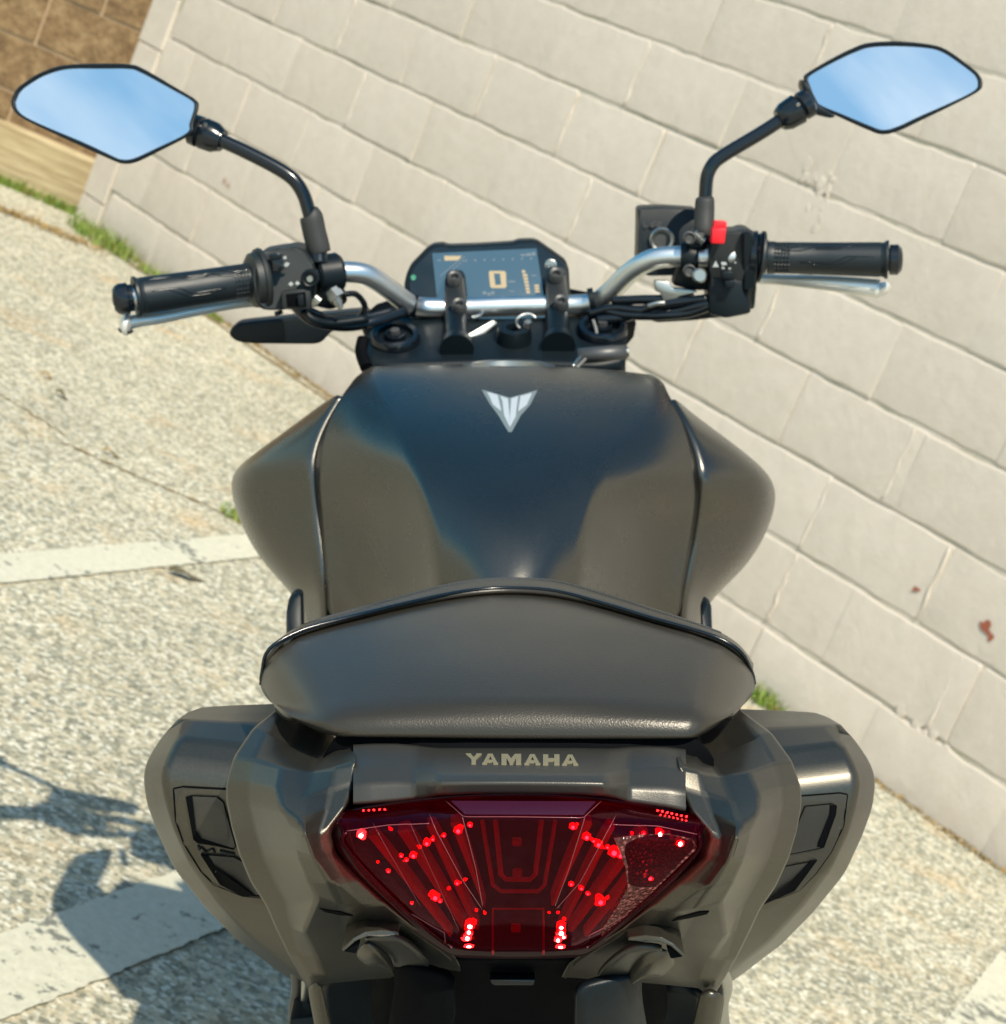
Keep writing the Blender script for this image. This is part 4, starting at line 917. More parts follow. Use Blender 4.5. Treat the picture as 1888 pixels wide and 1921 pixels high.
# ------------------------------------------------------------------ handlebar, clamps, dash
bar = tube('handlebar', [(240, 561, 1.865), (360, 543, 1.885), (480, 526, 1.905), (600, 514, 1.925), (650, 510, 1.935), (690, 516, 1.945), (730, 542, 1.960), (768, 570, 1.975), (800, 577, 1.985), (870, 577, 1.99), (930, 575, 1.99), (1010, 573, 1.99), (1080, 572, 1.99), (1118, 567, 1.985), (1148, 545, 1.975), (1178, 515, 1.965), (1212, 492, 1.955), (1250, 482, 1.95), (1340, 482, 1.945), (1500, 484, 1.935), (1684, 487, 1.92)], .0102, 'bar_aluminium', seg=24, smooth=8)
def clY(py): return 1.1305 / (math.tan(PB + math.atan((py - 960.5) / FPX)) + .445)
UPC = Vector((0, -.407, .914))
def riser(px, py):
    top = P(px - 4, py - 44, 2.0); base = P(px + 4, py + 90, clY(py + 90) - .01)
    r_ = lathe('bar_riser', P(px + 2, py + 20, 1.985), base, [(0, .0115), (.78, .0120), (.8, .0135), (.84, .0155), (1, .0165)], 'black_plastic')
    cl = prism('bar_clamp', [(px - 19, py - 22, 1.982), (px - 18, py - 46, 1.99), (px - 10, py - 54, 1.992), (px + 12, py - 54, 1.992), (px + 19, py - 46, 1.99), (px + 24, py + 12, 1.972), (px + 22, py + 26, 1.972), (px - 18, py + 26, 1.972)], .034, 'black_plastic', r_, bev=.003)
    for dx, dy, yy in ((0, -41, 1.987), (9, 10, 1.966)):
        c = P(px + dx, py + dy, yy); lathe('clamp_bolt', c + Vector((0, .004, -.004)), c + Vector((0, -.003, .005)), [(0, .0075), (.8, .0075), (1, .0062), (.9, .004), (.5, .003)], 'bolt_grey', r_, 20)
    return r_
riser(853, 566); riser(1044, 560)
for px, py, dx in ((778, 573, -3), (1110, 562, 3)):
    c = P(px, py, 1.978); ax = Vector((1, 0, .06 * dx)).normalized()
    lathe('cable_tie', c - ax * .0028, c + ax * .0028, [(0, .0115), (1, .0115)], 'black_plastic', bar, 24)
tube('tie_tail', [(1113, 600, 1.955), (1119, 620, 1.948), (1120, 642, 1.945)], .0017, 'tie_grey', seg=6)
tube('tie_tail', [(736, 622, 1.945), (735, 640, 1.942), (734, 646, 1.942)], .0020, 'tie_grey', seg=6)

# triple clamp with fork caps
tp = [[(694, 616), (735, 598), (800, 594), (944, 600), (1060, 594), (1120, 588), (1168, 600)], [(688, 636), (735, 630), (800, 630), (944, 632), (1060, 630), (1125, 622), (1177, 624)],
      [(684, 660), (735, 668), (800, 662), (944, 660), (1060, 662), (1125, 664), (1177, 650)], [(690, 676), (740, 684), (800, 680), (944, 676), (1060, 680), (1125, 682), (1174, 670)]]
tr_ = [[(x, y, clY(y)) for x, y in q] for q in tp]; tr_.append([(x, y + 30, Y - .004) for x, y, Y in tr_[-1]]); tr_.append([(x, y + 8, Y + .05) for x, y, Y in tr_[-1]])
surf('top_clamp', tr_, 'black_plastic', sub=2, thick=.01, crease_rows=[(3, .7)])
for px, py in ((742, 638), (1130, 622)):
    c = P(px, py, clY(py)) + UPC * .002
    f = lathe('fork_tube', c - UPC * .34, c, [(0, .022), (1, .022)], 'black_plastic')
    cp = lathe('fork_cap', c - UPC * .004, c + UPC * .006, [(0, .0245), (.7, .0245), (1, .0225), (1, .0175), (.3, .0165), (.3, .0105), (1.0, .0098), (1.0, .006)], 'black_gloss', f, 36)
    lathe('adjuster', c + UPC * .003, c + UPC * .010, [(0, .0055), (1, .0048)], 'bolt_grey', f, 6)
tube('clamp_pinch', [(1085, 668, 1.885), (1130, 664, 1.885), (1176, 660, 1.885)], [.0075, .0075, .0068], 'bolt_grey', smooth=1)
lathe('pinch_bolt', (1170, 661, 1.885), (1180, 660, 1.885), [(0, .005), (1, .005)], 'zinc', seg=12)
tube('side_hose', [(682, 636, 1.90), (678, 660, 1.89), (688, 690, 1.87)], .006, 'deep_black')
# ignition switch and bright bits between the risers
igc = P(965, 628, 1.945); lathe('ignition_switch', igc + Vector((0, .01, -.03)), igc + Vector((0, -.004, .008)), [(0, .017), (.8, .017), (1, .0155), (1, .008), (.7, .006)], 'black_plastic')
lathe('key_slot', igc + Vector((.013, -.006, .009)), igc + Vector((.013, -.009, .014)), [(0, .004), (1, .0035)], 'zinc')
tube('key_ring', [igc + Vector((.012 + .010 * math.cos(a * .5), -.006 + .003 * math.sin(a), .013 + .008 * math.sin(a * .5))) for a in range(1, 9)], .0012, 'lever_metal', seg=8)
prism('bright_bracket', [(880, 640, 1.95), (878, 628, 1.95), (925, 600, 1.965), (934, 606, 1.965), (905, 630, 1.955)], .008, 'zinc', bev=.001)
tube('clutch_cable', [(884, 596, 1.965), (900, 592, 1.97), (905, 586, 1.975)], .002, 'zinc', seg=8)
tube('brake_line', [(1075, 688, 1.86), (1090, 668, 1.88), (1098, 655, 1.89)], .0019, 'zinc', seg=8)
tube('brake_line', [(1082, 690, 1.86), (1100, 672, 1.88), (1116, 660, 1.89)], .0016, 'tie_grey', seg=8)

# dash
DY = lambda y: 2.005 + (600 - y) * .00038     # face leaning away at the top
dp = [(758, 534), (763, 512), (770, 498), (801, 466), (812, 459), (832, 457), (840, 461), (900, 459), (965, 455), (972, 451), (1000, 450), (1010, 453), (1040, 474), (1062, 490), (1068, 505), (1070, 548), (1072, 612), (775, 618), (762, 560)]
dash = prism('dash', [(x, y, DY(y)) for x, y in dp], .030, 'black_plastic', bev=.003)
fp = [(768, 534), (772, 514), (777, 502), (806, 472), (816, 465), (830, 463), (840, 466), (965, 460), (974, 456), (1000, 456), (1008, 459), (1036, 479), (1056, 494), (1061, 506), (1063, 548), (1064, 606), (784, 612), (771, 560)]
prism('dash_face', [(x, y, DY(y) - .0025) for x, y in fp], .004, 'dash_face', dash, bev=.0008)
scr = prism('screen', [(x, y, DY(y) - .0040) for x, y in [(811, 475), (1007, 466), (1021, 560), (1023, 600), (826, 606), (820, 560)]], .002, 'screen_lit', dash, bev=.0003)
def dz(name, q, m, par=scr, d=.0046): return prism(name, [(x, y, DY(y) - d) for x, y in q], .0012, m, par, bev=0)
S5 = lambda x, y: (740 + x / 5.244, 430 + y / 5.244)
dz('mode_badge', [S5(490, 262), S5(665, 262), S5(625, 305), S5(495, 308)], 'screen_amber')
o_ = [S5(940, 410), S5(1082, 410), S5(1098, 424), S5(1104, 562), S5(1090, 578), S5(958, 578), S5(944, 564), S5(930, 424)]
i_ = [S5(980, 435), S5(1040, 435), S5(1052, 545), S5(995, 548)]
dz('digit', o_, 'screen_amber'); dz('digit_gap', i_, 'screen_lit', scr, .0052)
for k in range(6): dz('fuel_bar', [S5(1262 + k * 7, 440 + 33 * k), S5(1308 + k * 5, 440 + 33 * k), S5(1312 + k * 5, 464 + 33 * k), S5(1266 + k * 7, 464 + 33 * k)], 'screen_amber')
dz('fuel_bar', [S5(1255, 402), S5(1285, 402), S5(1292, 430), S5(1258, 430)], 'screen_amber')
for k in range(3): dz('temperature_bar', [S5(1378 + 3 * k, 545 + 28 * k), S5(1424 + 3 * k, 545 + 28 * k), S5(1427 + 3 * k, 566 + 28 * k), S5(1382 + 3 * k, 566 + 28 * k)], 'screen_amber')
for k in range(8): dz('rev_mark', [S5(690 + 92 * k, 308 - 3 * k), S5(716 + 92 * k, 296 - 3 * k), S5(708 + 92 * k, 322 - 3 * k)], 'screen_pale')
for k in range(5): dz('rev_mark', [S5(540 + 30 * k, 420 - 26 * k), S5(566 + 30 * k, 402 - 26 * k), S5(560 + 30 * k, 424 - 26 * k)], 'screen_pale')
for a, b in (((450, 460), (640, 300)), ((640, 300), (690, 270))): dz('rev_line', [S5(*a), S5(*b), S5(b[0] + 4, b[1] + 5), S5(a[0] + 4, a[1] + 5)], 'screen_pale')
for a, b, c, d in ((1245, 245, 1290, 262), (1300, 235, 1345, 262), (1352, 228, 1388, 258), (1350, 450, 1400, 460), (1125, 508, 1190, 522), (870, 612, 905, 640), (915, 625, 950, 650), (955, 610, 985, 640), (425, 300, 460, 312), (1130, 605, 1180, 614)):
    dz('readout', [S5(a, b), S5(c, b), S5(c, d), S5(a, d)], 'screen_pale')
c = P(*S5(187, 475), DY(520) - .004); lathe('neutral_lamp', c + Vector((0, .002, 0)), c + Vector((0, -.001, 0)), [(0, .0028), (1, .0026)], 'neutral_lamp', dash, 16)
c = P(*S5(1540, 355), DY(497) - .003); bd = lathe('round_badge', c + Vector((0, .002, 0)), c + Vector((0, -.001, .0003)), [(0, .0060), (1, .0060), (1.1, .0050), (.6, .0050)], 'zinc', dash, 24)
cc = c + Vector((0, -.0012, 0))
for k in range(3):
    a = math.pi / 2 + k * 2 * math.pi / 3; prism('badge_fork', [cc + Vector((math.cos(a + s) * r_, 0, math.sin(a + s) * r_)) for s, r_ in ((-.5, .0012), (-.09, .0046), (.09, .0046), (.5, .0012))], .001, 'white_print', bd, bev=0)

# ------------------------------------------------------------------ grips, bar ends, switches
def axis(a, b): a = P(*a); b = P(*b); return a, b
def grip(a, b, r0, r1, flange_at_b, nm='grip'):
    A, B = axis(a, b)
    pr = [(0, r0 + .0022), (.02, r0 + .0022), (.035, r0 + .0006), (.06, r0), (.065, r0 + .0005), (.5, (r0 + r1) / 2), (.93, r1), (.94, r1 + .0006), (1, r1 + .0006)]
    g_ = lathe('grip', A, B, pr, 'grip_rubber', seg=40)
    d = B - A; t = d.normalized(); vw = (CAMB - A).normalized(); n0 = (vw - t * vw.dot(t)).normalized(); b0 = t.cross(n0)
    def on(s, ang, lift=.0002): r_ = r0 + (r1 - r0) * s + lift; return A + d * s + (n0 * math.cos(ang) + b0 * math.sin(ang)) * r_
    sg = 1 if b0.z > 0 else -1
    for pl in ([(.12, .15), (.34, .15), (.44, -.25), (.72, -.25)], [(.25, .15), (.42, -.42), (.60, -.42), (.66, -.2)], [(.40, .75), (.62, .75), (.72, .45), (.88, .45)], [(.1, .95), (.3, .95), (.42, .6), (.60, .6)], [(.70, .9), (.80, .65), (.95, .62)]):
        ps = []
        for (s0, a0), (s1, a1) in zip(pl, pl[1:]):
            for k in range(6): u = k / 6; ps.append(on(s0 + (s1 - s0) * u, sg * (a0 + (a1 - a0) * u)))
        ps.append(on(pl[-1][0], sg * pl[-1][1])); tube('grip_groove', ps, .00055, 'black_gloss', g_, 6, 1)
    vs, fs = [], []
    for i in range(5):
        for j in range(9):
            s = .82 + .028 * i; an = sg * (-1.0 + .26 * j); c_ = on(s, an, .0002); v_, f_ = tube_data([c_, c_ + (c_ - (A + d * s)).normalized() * .0007], [.0016, .0010], 6, 1); o = len(vs); vs += v_; fs += [tuple(q + o for q in f) for f in f_]
    st = mesh('grip_studs', vs, fs, 'grip_rubber', g_, False); st['kind'] = 'stuff'
    return g_
grip((253, 557, 1.866), (478, 524, 1.905), .0168, .0162, True)
grip((1667, 487, 1.921), (1440, 483, 1.94), .0160, .0150, True)
A, B = axis((212, 563, 1.862), (250, 558, 1.866)); bw_ = lathe('bar_end', A, B, [(0, .004), (.02, .0098), (.15, .0128), (.35, .0146), (.75, .0146), (.8, .0125), (1, .0125)], 'black_gloss', seg=32)
lathe('end_screw', A - (B - A) * .02, A + (B - A) * .2, [(0, .0032), (.0, .0055), (1, .006)], 'bolt_grey', bw_, 6)
A, B = axis((1694, 487, 1.919), (1664, 487, 1.921)); bw_ = lathe('bar_end', A, B, [(0, .006), (.05, .0105), (.3, .0145), (.8, .0145), (.85, .011), (1, .011)], 'black_gloss', seg=32)
# left switch pod
A, B = axis((466, 527, 1.902), (490, 524, 1.907)); lathe('switch_collar', A, B, [(0, .020), (.3, .0255), (1, .027)], 'switch_grey', seg=36)
pod = prism('switch_pod', [(478, 566, 1.885), (474, 520, 1.875), (478, 486, 1.89), (489, 472, 1.90), (520, 467, 1.90), (556, 462, 1.905), (572, 470, 1.905), (586, 490, 1.90), (592, 520, 1.89), (590, 560, 1.895), (574, 580, 1.90), (500, 583, 1.895), (486, 578, 1.89)], .055, 'switch_grey', bev=.006, segs=4)
A, B = axis((486, 524, 1.906), (496, 522.5, 1.908)); lathe('pod_lip', A, B, [(0, .0285), (.6, .0295), (1, .0285)], 'switch_grey', pod, 36)
def pb(name, q, Y, d, m, par, bev=.0012): return prism(name, [(x, y, Y) for x, y in q], d, m, par, bev=bev)
Z5 = lambda x, y: (420 + x / 5.553, 380 + y / 5.553)
pb('dimmer_switch', [Z5(465, 545), Z5(590, 535), Z5(600, 600), Z5(480, 610)], 1.882, .012, 'black_plastic', pod)
pb('dimmer_rocker', [Z5(500, 600), Z5(600, 590), Z5(622, 705), Z5(512, 722)], 1.880, .012, 'black_gloss', pod)
pb('switch_surround', [Z5(600, 925), Z5(870, 895), Z5(905, 930), Z5(905, 1110), Z5(640, 1115), Z5(610, 1080)], 1.880, .014, 'switch_grey', pod)
pb('indicator_well', [Z5(645, 955), Z5(850, 930), Z5(862, 1085), Z5(660, 1090)], 1.8788, .012, 'deep_black', pod, .0006)
pb('indicator_lever', [Z5(760, 965), Z5(825, 958), Z5(838, 1075), Z5(780, 1080)], 1.874, .012, 'black_plastic', pod)
c = P(*Z5(900, 790), 1.879); lathe('pod_bolt', c + Vector((0, .006, 0)), c + Vector((0, -.003, 0)), [(0, .0085), (.8, .0085), (1, .007), (.85, .0045), (.5, .003)], 'black_plastic', pod, 20)
lathe('bolt_head', c + Vector((0, -.0022, 0)), c + Vector((0, -.0045, 0)), [(0, .0038), (1, .0028)], 'zinc', pod, 12)
for q in ([Z5(672, 850), Z5(700, 820), Z5(725, 850), Z5(700, 872)], [Z5(740, 840), Z5(765, 815), Z5(795, 840), Z5(770, 862)], [Z5(618, 565), Z5(650, 552), Z5(652, 588), Z5(622, 588)], [Z5(628, 640), Z5(655, 618), Z5(688, 635), Z5(660, 668), Z5(634, 665)], [Z5(560, 525), Z5(596, 535), Z5(590, 545), Z5(562, 540)]):
    pb('white_mark', q, 1.8868 if q[0][1] < 510 else 1.8795, .0006, 'white_print', pod, 0)
tube('horn_button', [(522, 583, 1.90), (524, 590, 1.90)], .004, 'black_plastic', pod, 10, 1)
# clutch perch and mirror mount
A, B = axis((592, 516, 1.922), (640, 510, 1.932)); per = lathe('clutch_perch', A, B, [(0, .0165), (.1, .0185), (.85, .0190), (1, .016)], 'black_plastic', seg=32)
tube('mount_post', [(598, 494, 1.918), (597, 470, 1.92), (596, 455, 1.922)], [.0105, .0085, .0085], 'black_gloss', per)
lathe('clamp_nut', (622, 545, 1.905), (634, 560, 1.902), [(0, .007), (.4, .007), (.4, .0085), (1, .0085)], 'zinc', per, 6)
prism('perch_arm', [(590, 545, 1.915), (612, 535, 1.91), (645, 545, 1.912), (650, 570, 1.918), (620, 582, 1.92), (594, 576, 1.92)], .022, 'black_plastic', per, bev=.003)
lathe('adjuster_barrel', (628, 556, 1.90), (640, 578, 1.903), [(0, .0045), (.6, .0045), (.6, .003), (1, .003)], 'zinc', per, 14)
lathe('perch_screw', (590, 558, 1.90), (600, 566, 1.90), [(0, .004), (1, .004)], 'zinc', per, 10)
# clutch lever
tube('clutch_lever', [(640, 560, 1.935), (560, 566, 1.945), (470, 566, 1.93), (380, 580, 1.905), (300, 596, 1.885), (262, 601, 1.878), (240, 606, 1.875)], [.006, .006, .0052, .0055, .0058, .0062, .0066], 'lever_metal')
lathe('lever_ball', (246, 610, 1.873), (226, 607, 1.873), [(0, .006), (.2, .0105), (.55, .0105), (.85, .008), (1, .004)], 'lever_metal')
lathe('ball_shade', (236, 618, 1.872), (235, 626, 1.872), [(0, .0075), (.7, .006), (1, .002)], 'bolt_grey')

# right side: throttle housing, kill switch, reservoir
A, B = axis((1410, 480, 1.942), (1440, 482, 1.94)); lathe('throttle_flange', A, B, [(0, .024), (.3, .0245), (.35, .0215), (.55, .0235), (.65, .0225), (.8, .0175), (1, .0160)], 'black_gloss', seg=36)
lathe('grip_flange', (1424, 481, 1.94), (1432, 482, 1.94), [(0, .0160), (.2, .0245), (.8, .0245), (1, .018)], 'switch_grey', seg=36)
rp = prism('throttle_pod', [(1334, 540, 1.925), (1332, 480, 1.915), (1336, 446, 1.925), (1350, 434, 1.935), (1388, 434, 1.935), (1396, 430, 1.935), (1412, 431, 1.935), (1419, 440, 1.93), (1420, 480, 1.92), (1419, 540, 1.925), (1417, 578, 1.935), (1400, 584, 1.935), (1340, 580, 1.935)], .060, 'switch_grey', bev=.006, segs=4)
prism('throttle_ring', [(1394, 434, 1.922), (1412, 434, 1.922), (1417, 450, 1.918), (1417, 540, 1.918), (1408, 552, 1.922), (1394, 548, 1.922)], .05, 'black_plastic', rp, bev=.004, segs=3)
X6 = lambda x, y: (1160 + x / 5.9, 360 + y / 5.9)
ks = pb('kill_switch', [X6(1045, 405), X6(1200, 400), X6(1180, 575), X6(1030, 572)], 1.905, .02, 'red_switch', rp, .0015)
pb('kill_switch_tab', [X6(1068, 322), X6(1208, 328), X6(1200, 425), X6(1052, 418)], 1.913, .016, 'red_switch', rp, .0012)
for q in ([X6(1082, 760), X6(1115, 830), X6(1046, 830)], [X6(1140, 775), X6(1195, 775), X6(1205, 805), X6(1150, 815)], [X6(1150, 830), X6(1180, 832), X6(1178, 852), X6(1148, 850)], [X6(1222, 840), X6(1250, 838), X6(1250, 856), X6(1224, 856)], [X6(1290, 770), X6(1306, 772), X6(1304, 792), X6(1290, 790)]):
    pb('white_mark', q, 1.9135, .0006, 'white_print', rp, 0)
pb('start_switch', [X6(1150, 880), X6(1270, 880), X6(1275, 960), X6(1150, 962)], 1.910, .012, 'black_plastic', rp)
pb('lower_switch', [X6(1180, 980), X6(1300, 980), X6(1290, 1060), X6(1190, 1070)], 1.912, .012, 'black_plastic', rp)
pb('lower_case', [(1330, 520), (1398, 524), (1404, 560), (1412, 588), (1362, 598), (1330, 590)], 1.925, .05, 'black_plastic', rp, .004)
res = prism('brake_reservoir', [(1196, 500, 2.02), (1198, 420, 2.025), (1198, 393, 2.03), (1206, 390, 2.03), (1250, 389, 2.03), (1310, 393, 2.03), (1312, 430, 2.02), (1312, 516, 2.01), (1215, 518, 2.01)], .050, 'black_plastic', bev=.003)
c = P(1242, 450, 2.018); sgl = lathe('sight_glass', c + Vector((0, .006, 0)), c + Vector((0, -.004, 0)), [(0, .0125), (.8, .0125), (1, .0110), (.9, .0085), (.3, .0080), (.3, 0)], 'zinc', res, 30)
lathe('sight_window', c + Vector((0, .004, 0)), c + Vector((0, -.0005, 0)), [(0, .0078), (1, .0078)], 'bolt_grey', res, 24)
lw = [(0, 0, 1.6, 9), (0, 8, 9, 9), (14, 3, 17, 6), (18, 1, 20, 8), (21, 0, 24, 2), (22, 5, 26, 7), (28, 0, 30, 8), (32, 0, 36, 2), (32, 4, 36, 6), (14, 9, 22, 10), (26, 9, 34, 10)]
for a, b, c_, d_ in lw: pb('white_mark', [(1208 + a * .93, 415 + b), (1208 + c_ * .93, 415 + b), (1208 + c_ * .93, 415.8 + d_), (1208 + a * .93, 415.8 + d_)], 2.0205, .0006, 'bolt_grey', res, 0)
A, B = axis((1277, 482, 1.948), (1310, 482, 1.947)); bp = lathe('brake_perch', A, B, [(0, .0140), (.1, .0150), (.9, .0150), (1, .014)], 'black_plastic', seg=30)
prism('perch_block', [(1288, 448, 1.935), (1300, 432, 1.94), (1325, 436, 1.94), (1332, 456, 1.94), (1322, 466, 1.935), (1290, 464, 1.935)], .03, 'black_plastic', bp, bev=.003)
for x, y in ((1294, 446), (1294, 508)):
    c = P(x, y, 1.928); lathe('perch_bolt', c + Vector((0, .008, 0)), c + Vector((0, -.003, 0)), [(0, .0062), (.9, .0062), (1, .005), (.8, .003)], 'bolt_grey', bp, 16)
for k in range(5): lathe('spring_coil', P(1302 + 4 * k, 438 + 3.4 * k, 1.93), P(1304.5 + 4 * k, 440 + 3.4 * k, 1.93), [(0, .004), (.5, .0048), (1, .004)], 'zinc', bp, 10)
c = P(1313, 518, 1.925); lathe('pivot_bolt', c + Vector((0, .006, 0)), c + Vector((0, -.003, .001)), [(0, .0072), (.8, .0072), (1, .0055)], 'zinc', bp, 18)
prism('lever_bracket', [(1272, 500, 1.95), (1310, 498, 1.945), (1340, 515, 1.945), (1345, 545, 1.945), (1300, 545, 1.95), (1262, 535, 1.955)], .03, 'black_plastic', bp, bev=.003)
prism('clear_cap', [(1228, 528, 1.94), (1232, 526, 1.94), (1256, 528, 1.94), (1262, 540, 1.94), (1300, 544, 1.94), (1310, 548, 1.94), (1276, 556, 1.94), (1256, 568, 1.94), (1246, 566, 1.94), (1240, 550, 1.94), (1230, 546, 1.94)], .012, 'zinc', bp, bev=.0015)
tube('brake_lever', [(1300, 526, 1.955), (1380, 523, 1.965), (1450, 524, 1.965), (1540, 530, 1.945), (1600, 536, 1.935), (1650, 541, 1.93)], [.006, .0055, .0050, .0070, .0084, .0088], 'lever_metal')
lathe('lever_ball', (1648, 536, 1.954), (1658, 552, 1.950), [(0, .0070), (.25, .0100), (.7, .0100), (1, .006)], 'lever_metal')

# mirrors
def mirror(outline, Y0, tilt_x, tilt_z, side_, label):
    """outline in image units; the head is a shallow bowl behind a glass turned towards the sky"""
    cxm = sum(p[0] for p in outline) / len(outline); cym = sum(p[1] for p in outline) / len(outline)
    def yy(x, y): return Y0 + (cym - y) / FPX * 2 * tilt_x + (x - cxm) / FPX * 2 * tilt_z
    n = len(outline); sm = crom([Vector((x, y, 0)) for x, y in outline + outline[:1]], 5)[:-1]
    def ring(s, dy, dep): return [P(cxm + (p.x - cxm) * s, cym + (p.y - cym) * s + dy, yy(cxm + (p.x - cxm) * s, cym + (p.y - cym) * s) + dep) for p in sm]
    inset = lambda d: [P(*(lambda v: (v[0], v[1], yy(v[0], v[1])))(((p.x) - (p.x - cxm) / math.hypot(p.x - cxm, p.y - cym) * d, p.y - (p.y - cym) / math.hypot(p.x - cxm, p.y - cym) * d))) for p in sm]
    rings = [[v + Vector((0, .0012, 0)) for v in inset(9)], [v + Vector((0, -.001, 0)) for v in inset(8)], [v + Vector((0, -.0025, 0)) for v in inset(4)], [v + Vector((0, .0005, 0)) for v in inset(0)], ring(1.0, 0, .012), ring(.93, 0, .026), ring(.72, 2, .036), ring(.35, 3, .040), ring(.02, 3, .041)]
    vs = [v for r_ in rings for v in r_]; k = len(sm); fs = []
    for i in range(len(rings) - 1):
        for j in range(k): fs.append((i * k + j, i * k + (j + 1) % k, (i + 1) * k + (j + 1) % k, (i + 1) * k + j))
    sh = mesh('mirror_shell', vs, fs, 'black_plastic', bike)
    gl = [v + Vector((0, .0002, 0)) for v in inset(8.6)]; c_ = sum(gl, Vector()) / len(gl); q_ = len(gl) // 3; n_ = (gl[q_] - gl[0]).cross(gl[2 * q_] - gl[0]).normalized(); gl = [v - n_ * n_.dot(v - c_) for v in gl]; mesh('mirror_glass', gl, [tuple(range(len(gl)))], 'mirror_glass', sh, False)
    return sh
OL = [(20, 190), (30, 168), (52, 150), (80, 134), (120, 122), (180, 119), (240, 120), (268, 128), (330, 164), (366, 186), (373, 200), (364, 232), (358, 252), (300, 283), (256, 304), (232, 307), (210, 300), (130, 264), (50, 226), (26, 208)]
OR_ = [(1508, 150), (1513, 138), (1560, 110), (1600, 90), (1630, 80), (1680, 77), (1740, 82), (1775, 92), (1815, 120), (1838, 140), (1844, 158), (1835, 172), (1790, 196), (1730, 225), (1690, 244), (1658, 252), (1630, 244), (1570, 217), (1530, 198), (1520, 182)]
shL = mirror(OL, 1.93, .44, -.20, -1, '')
shR = mirror(OR_, 1.99, .42, -.30, 1, '')
lathe('mirror_joint', (356, 240, 1.938), (418, 264, 1.93), [(0, .010), (.1, .0145), (.3, .0150), (.35, .0130), (.42, .0150), (.75, .0145), (.95, .0110), (1, .0105)], 'black_gloss', shL, 24)
lathe('joint_screw', (384, 233, 1.915), (386, 234, 1.914), [(0, .002), (1, .002)], 'zinc', shL, 8)
tube('mirror_stem', [(410, 261, 1.93), (460, 284, 1.928), (520, 315, 1.925), (552, 338, 1.923), (570, 366, 1.922), (580, 398, 1.921), (584, 412, 1.921)], .0066, 'black_gloss', seg=20, smooth=8)
tube('mirror_boot', [(582, 402, 1.921), (584, 406, 1.921), (590, 435, 1.921), (597, 462, 1.921), (600, 474, 1.921)], [.0085, .0110, .0112, .0112, .0106], 'boot_rubber', seg=24, smooth=4)
prism('mirror_neck', [(1505, 162, 1.985), (1508, 148, 1.985), (1524, 170, 1.985), (1540, 200, 1.985), (1570, 218, 1.985), (1560, 222, 1.985), (1528, 214, 1.985)], .03, 'black_plastic', shR, bev=.003)
lathe('mirror_joint', (1524, 188, 1.985), (1462, 226, 1.98), [(0, .010), (.1, .0140), (.3, .0140), (.36, .0120), (.42, .0150), (.8, .0140), (.97, .0110), (1, .010)], 'black_gloss', shR, 24)
lathe('joint_screw', (1497, 195, 1.963), (1499, 197, 1.962), [(0, .002), (1, .002)], 'zinc', shR, 8)
tube('mirror_stem', [(1470, 222, 1.98), (1430, 248, 1.978), (1360, 290, 1.975), (1338, 308, 1.973), (1327, 332, 1.972), (1324, 365, 1.971), (1323, 382, 1.97)], .0066, 'black_gloss', seg=20, smooth=8)
tube('mirror_boot', [(1323, 370, 1.962), (1323, 374, 1.962), (1322, 400, 1.96), (1321, 430, 1.955), (1321, 438, 1.955)], [.0065, .0090, .0096, .0096, .0092], 'boot_rubber', seg=24, smooth=4)

# cables and the lower pieces
tube('cable', [(645, 552, 1.915), (668, 552, 1.93), (684, 572, 1.94), (678, 590, 1.945), (660, 606, 1.95)], .0030, 'black_gloss', seg=10)
tube('cable', [(556, 575, 1.91), (572, 592, 1.912), (600, 606, 1.92), (650, 612, 1.93), (700, 604, 1.94), (760, 585, 1.96)], .0052, 'black_gloss', seg=12)
tube('cable', [(575, 578, 1.912), (596, 588, 1.915), (625, 600, 1.925), (680, 596, 1.94), (740, 582, 1.955)], .0032, 'black_gloss', seg=10)
tube('cable', [(570, 585, 1.905), (590, 600, 1.905), (625, 606, 1.915), (690, 598, 1.93)], .0040, 'black_plastic', seg=10)
for a in ([(1370, 560, 1.93), (1320, 572, 1.935), (1260, 585, 1.945), (1200, 582, 1.95), (1150, 578, 1.96), (1105, 590, 1.97)], [(1330, 560, 1.935), (1280, 566, 1.94), (1225, 575, 1.945), (1180, 594, 1.955), (1120, 600, 1.96)], [(1300, 545, 1.945), (1250, 560, 1.945), (1200, 562, 1.95), (1150, 564, 1.96)], [(1345, 570, 1.93), (1290, 588, 1.94), (1230, 592, 1.945), (1170, 590, 1.955), (1130, 580, 1.965)]):
    tube('cable', a, .0046, 'black_gloss', seg=12)
tube('steel_sleeve', [(1216, 574, 1.936), (1232, 569, 1.934), (1248, 568, 1.934)], .0022, 'zinc', seg=8)
# indicator below the left grip, and its partner on the right behind the pod
prism('front_indicator', [(x, y, 2.02) for x, y in [(429, 627), (434, 614), (446, 606), (470, 603), (540, 596), (600, 590), (690, 582), (690, 606), (622, 622), (604, 642), (590, 646), (478, 645), (450, 643), (436, 636)]], .035, 'black_plastic', bev=.0075, segs=4)
prism('front_indicator', [(x, y, 2.03) for x, y in [(1186, 580), (1240, 576), (1330, 570), (1412, 562), (1412, 582), (1370, 594), (1300, 602), (1232, 606), (1218, 600)]], .035, 'black_plastic', bev=.005, segs=3)
surf('headlight_cowl', [[(720, 596, 2.10), (830, 590, 2.12), (944, 590, 2.12), (1060, 588, 2.12), (1150, 592, 2.10)], [(700, 650, 2.10), (830, 655, 2.14), (944, 655, 2.15), (1060, 650, 2.14), (1160, 640, 2.10)], [(730, 700, 2.12), (830, 720, 2.15), (944, 725, 2.16), (1060, 720, 2.15), (1150, 700, 2.12)]], 'deep_black', sub=1, thick=.05)

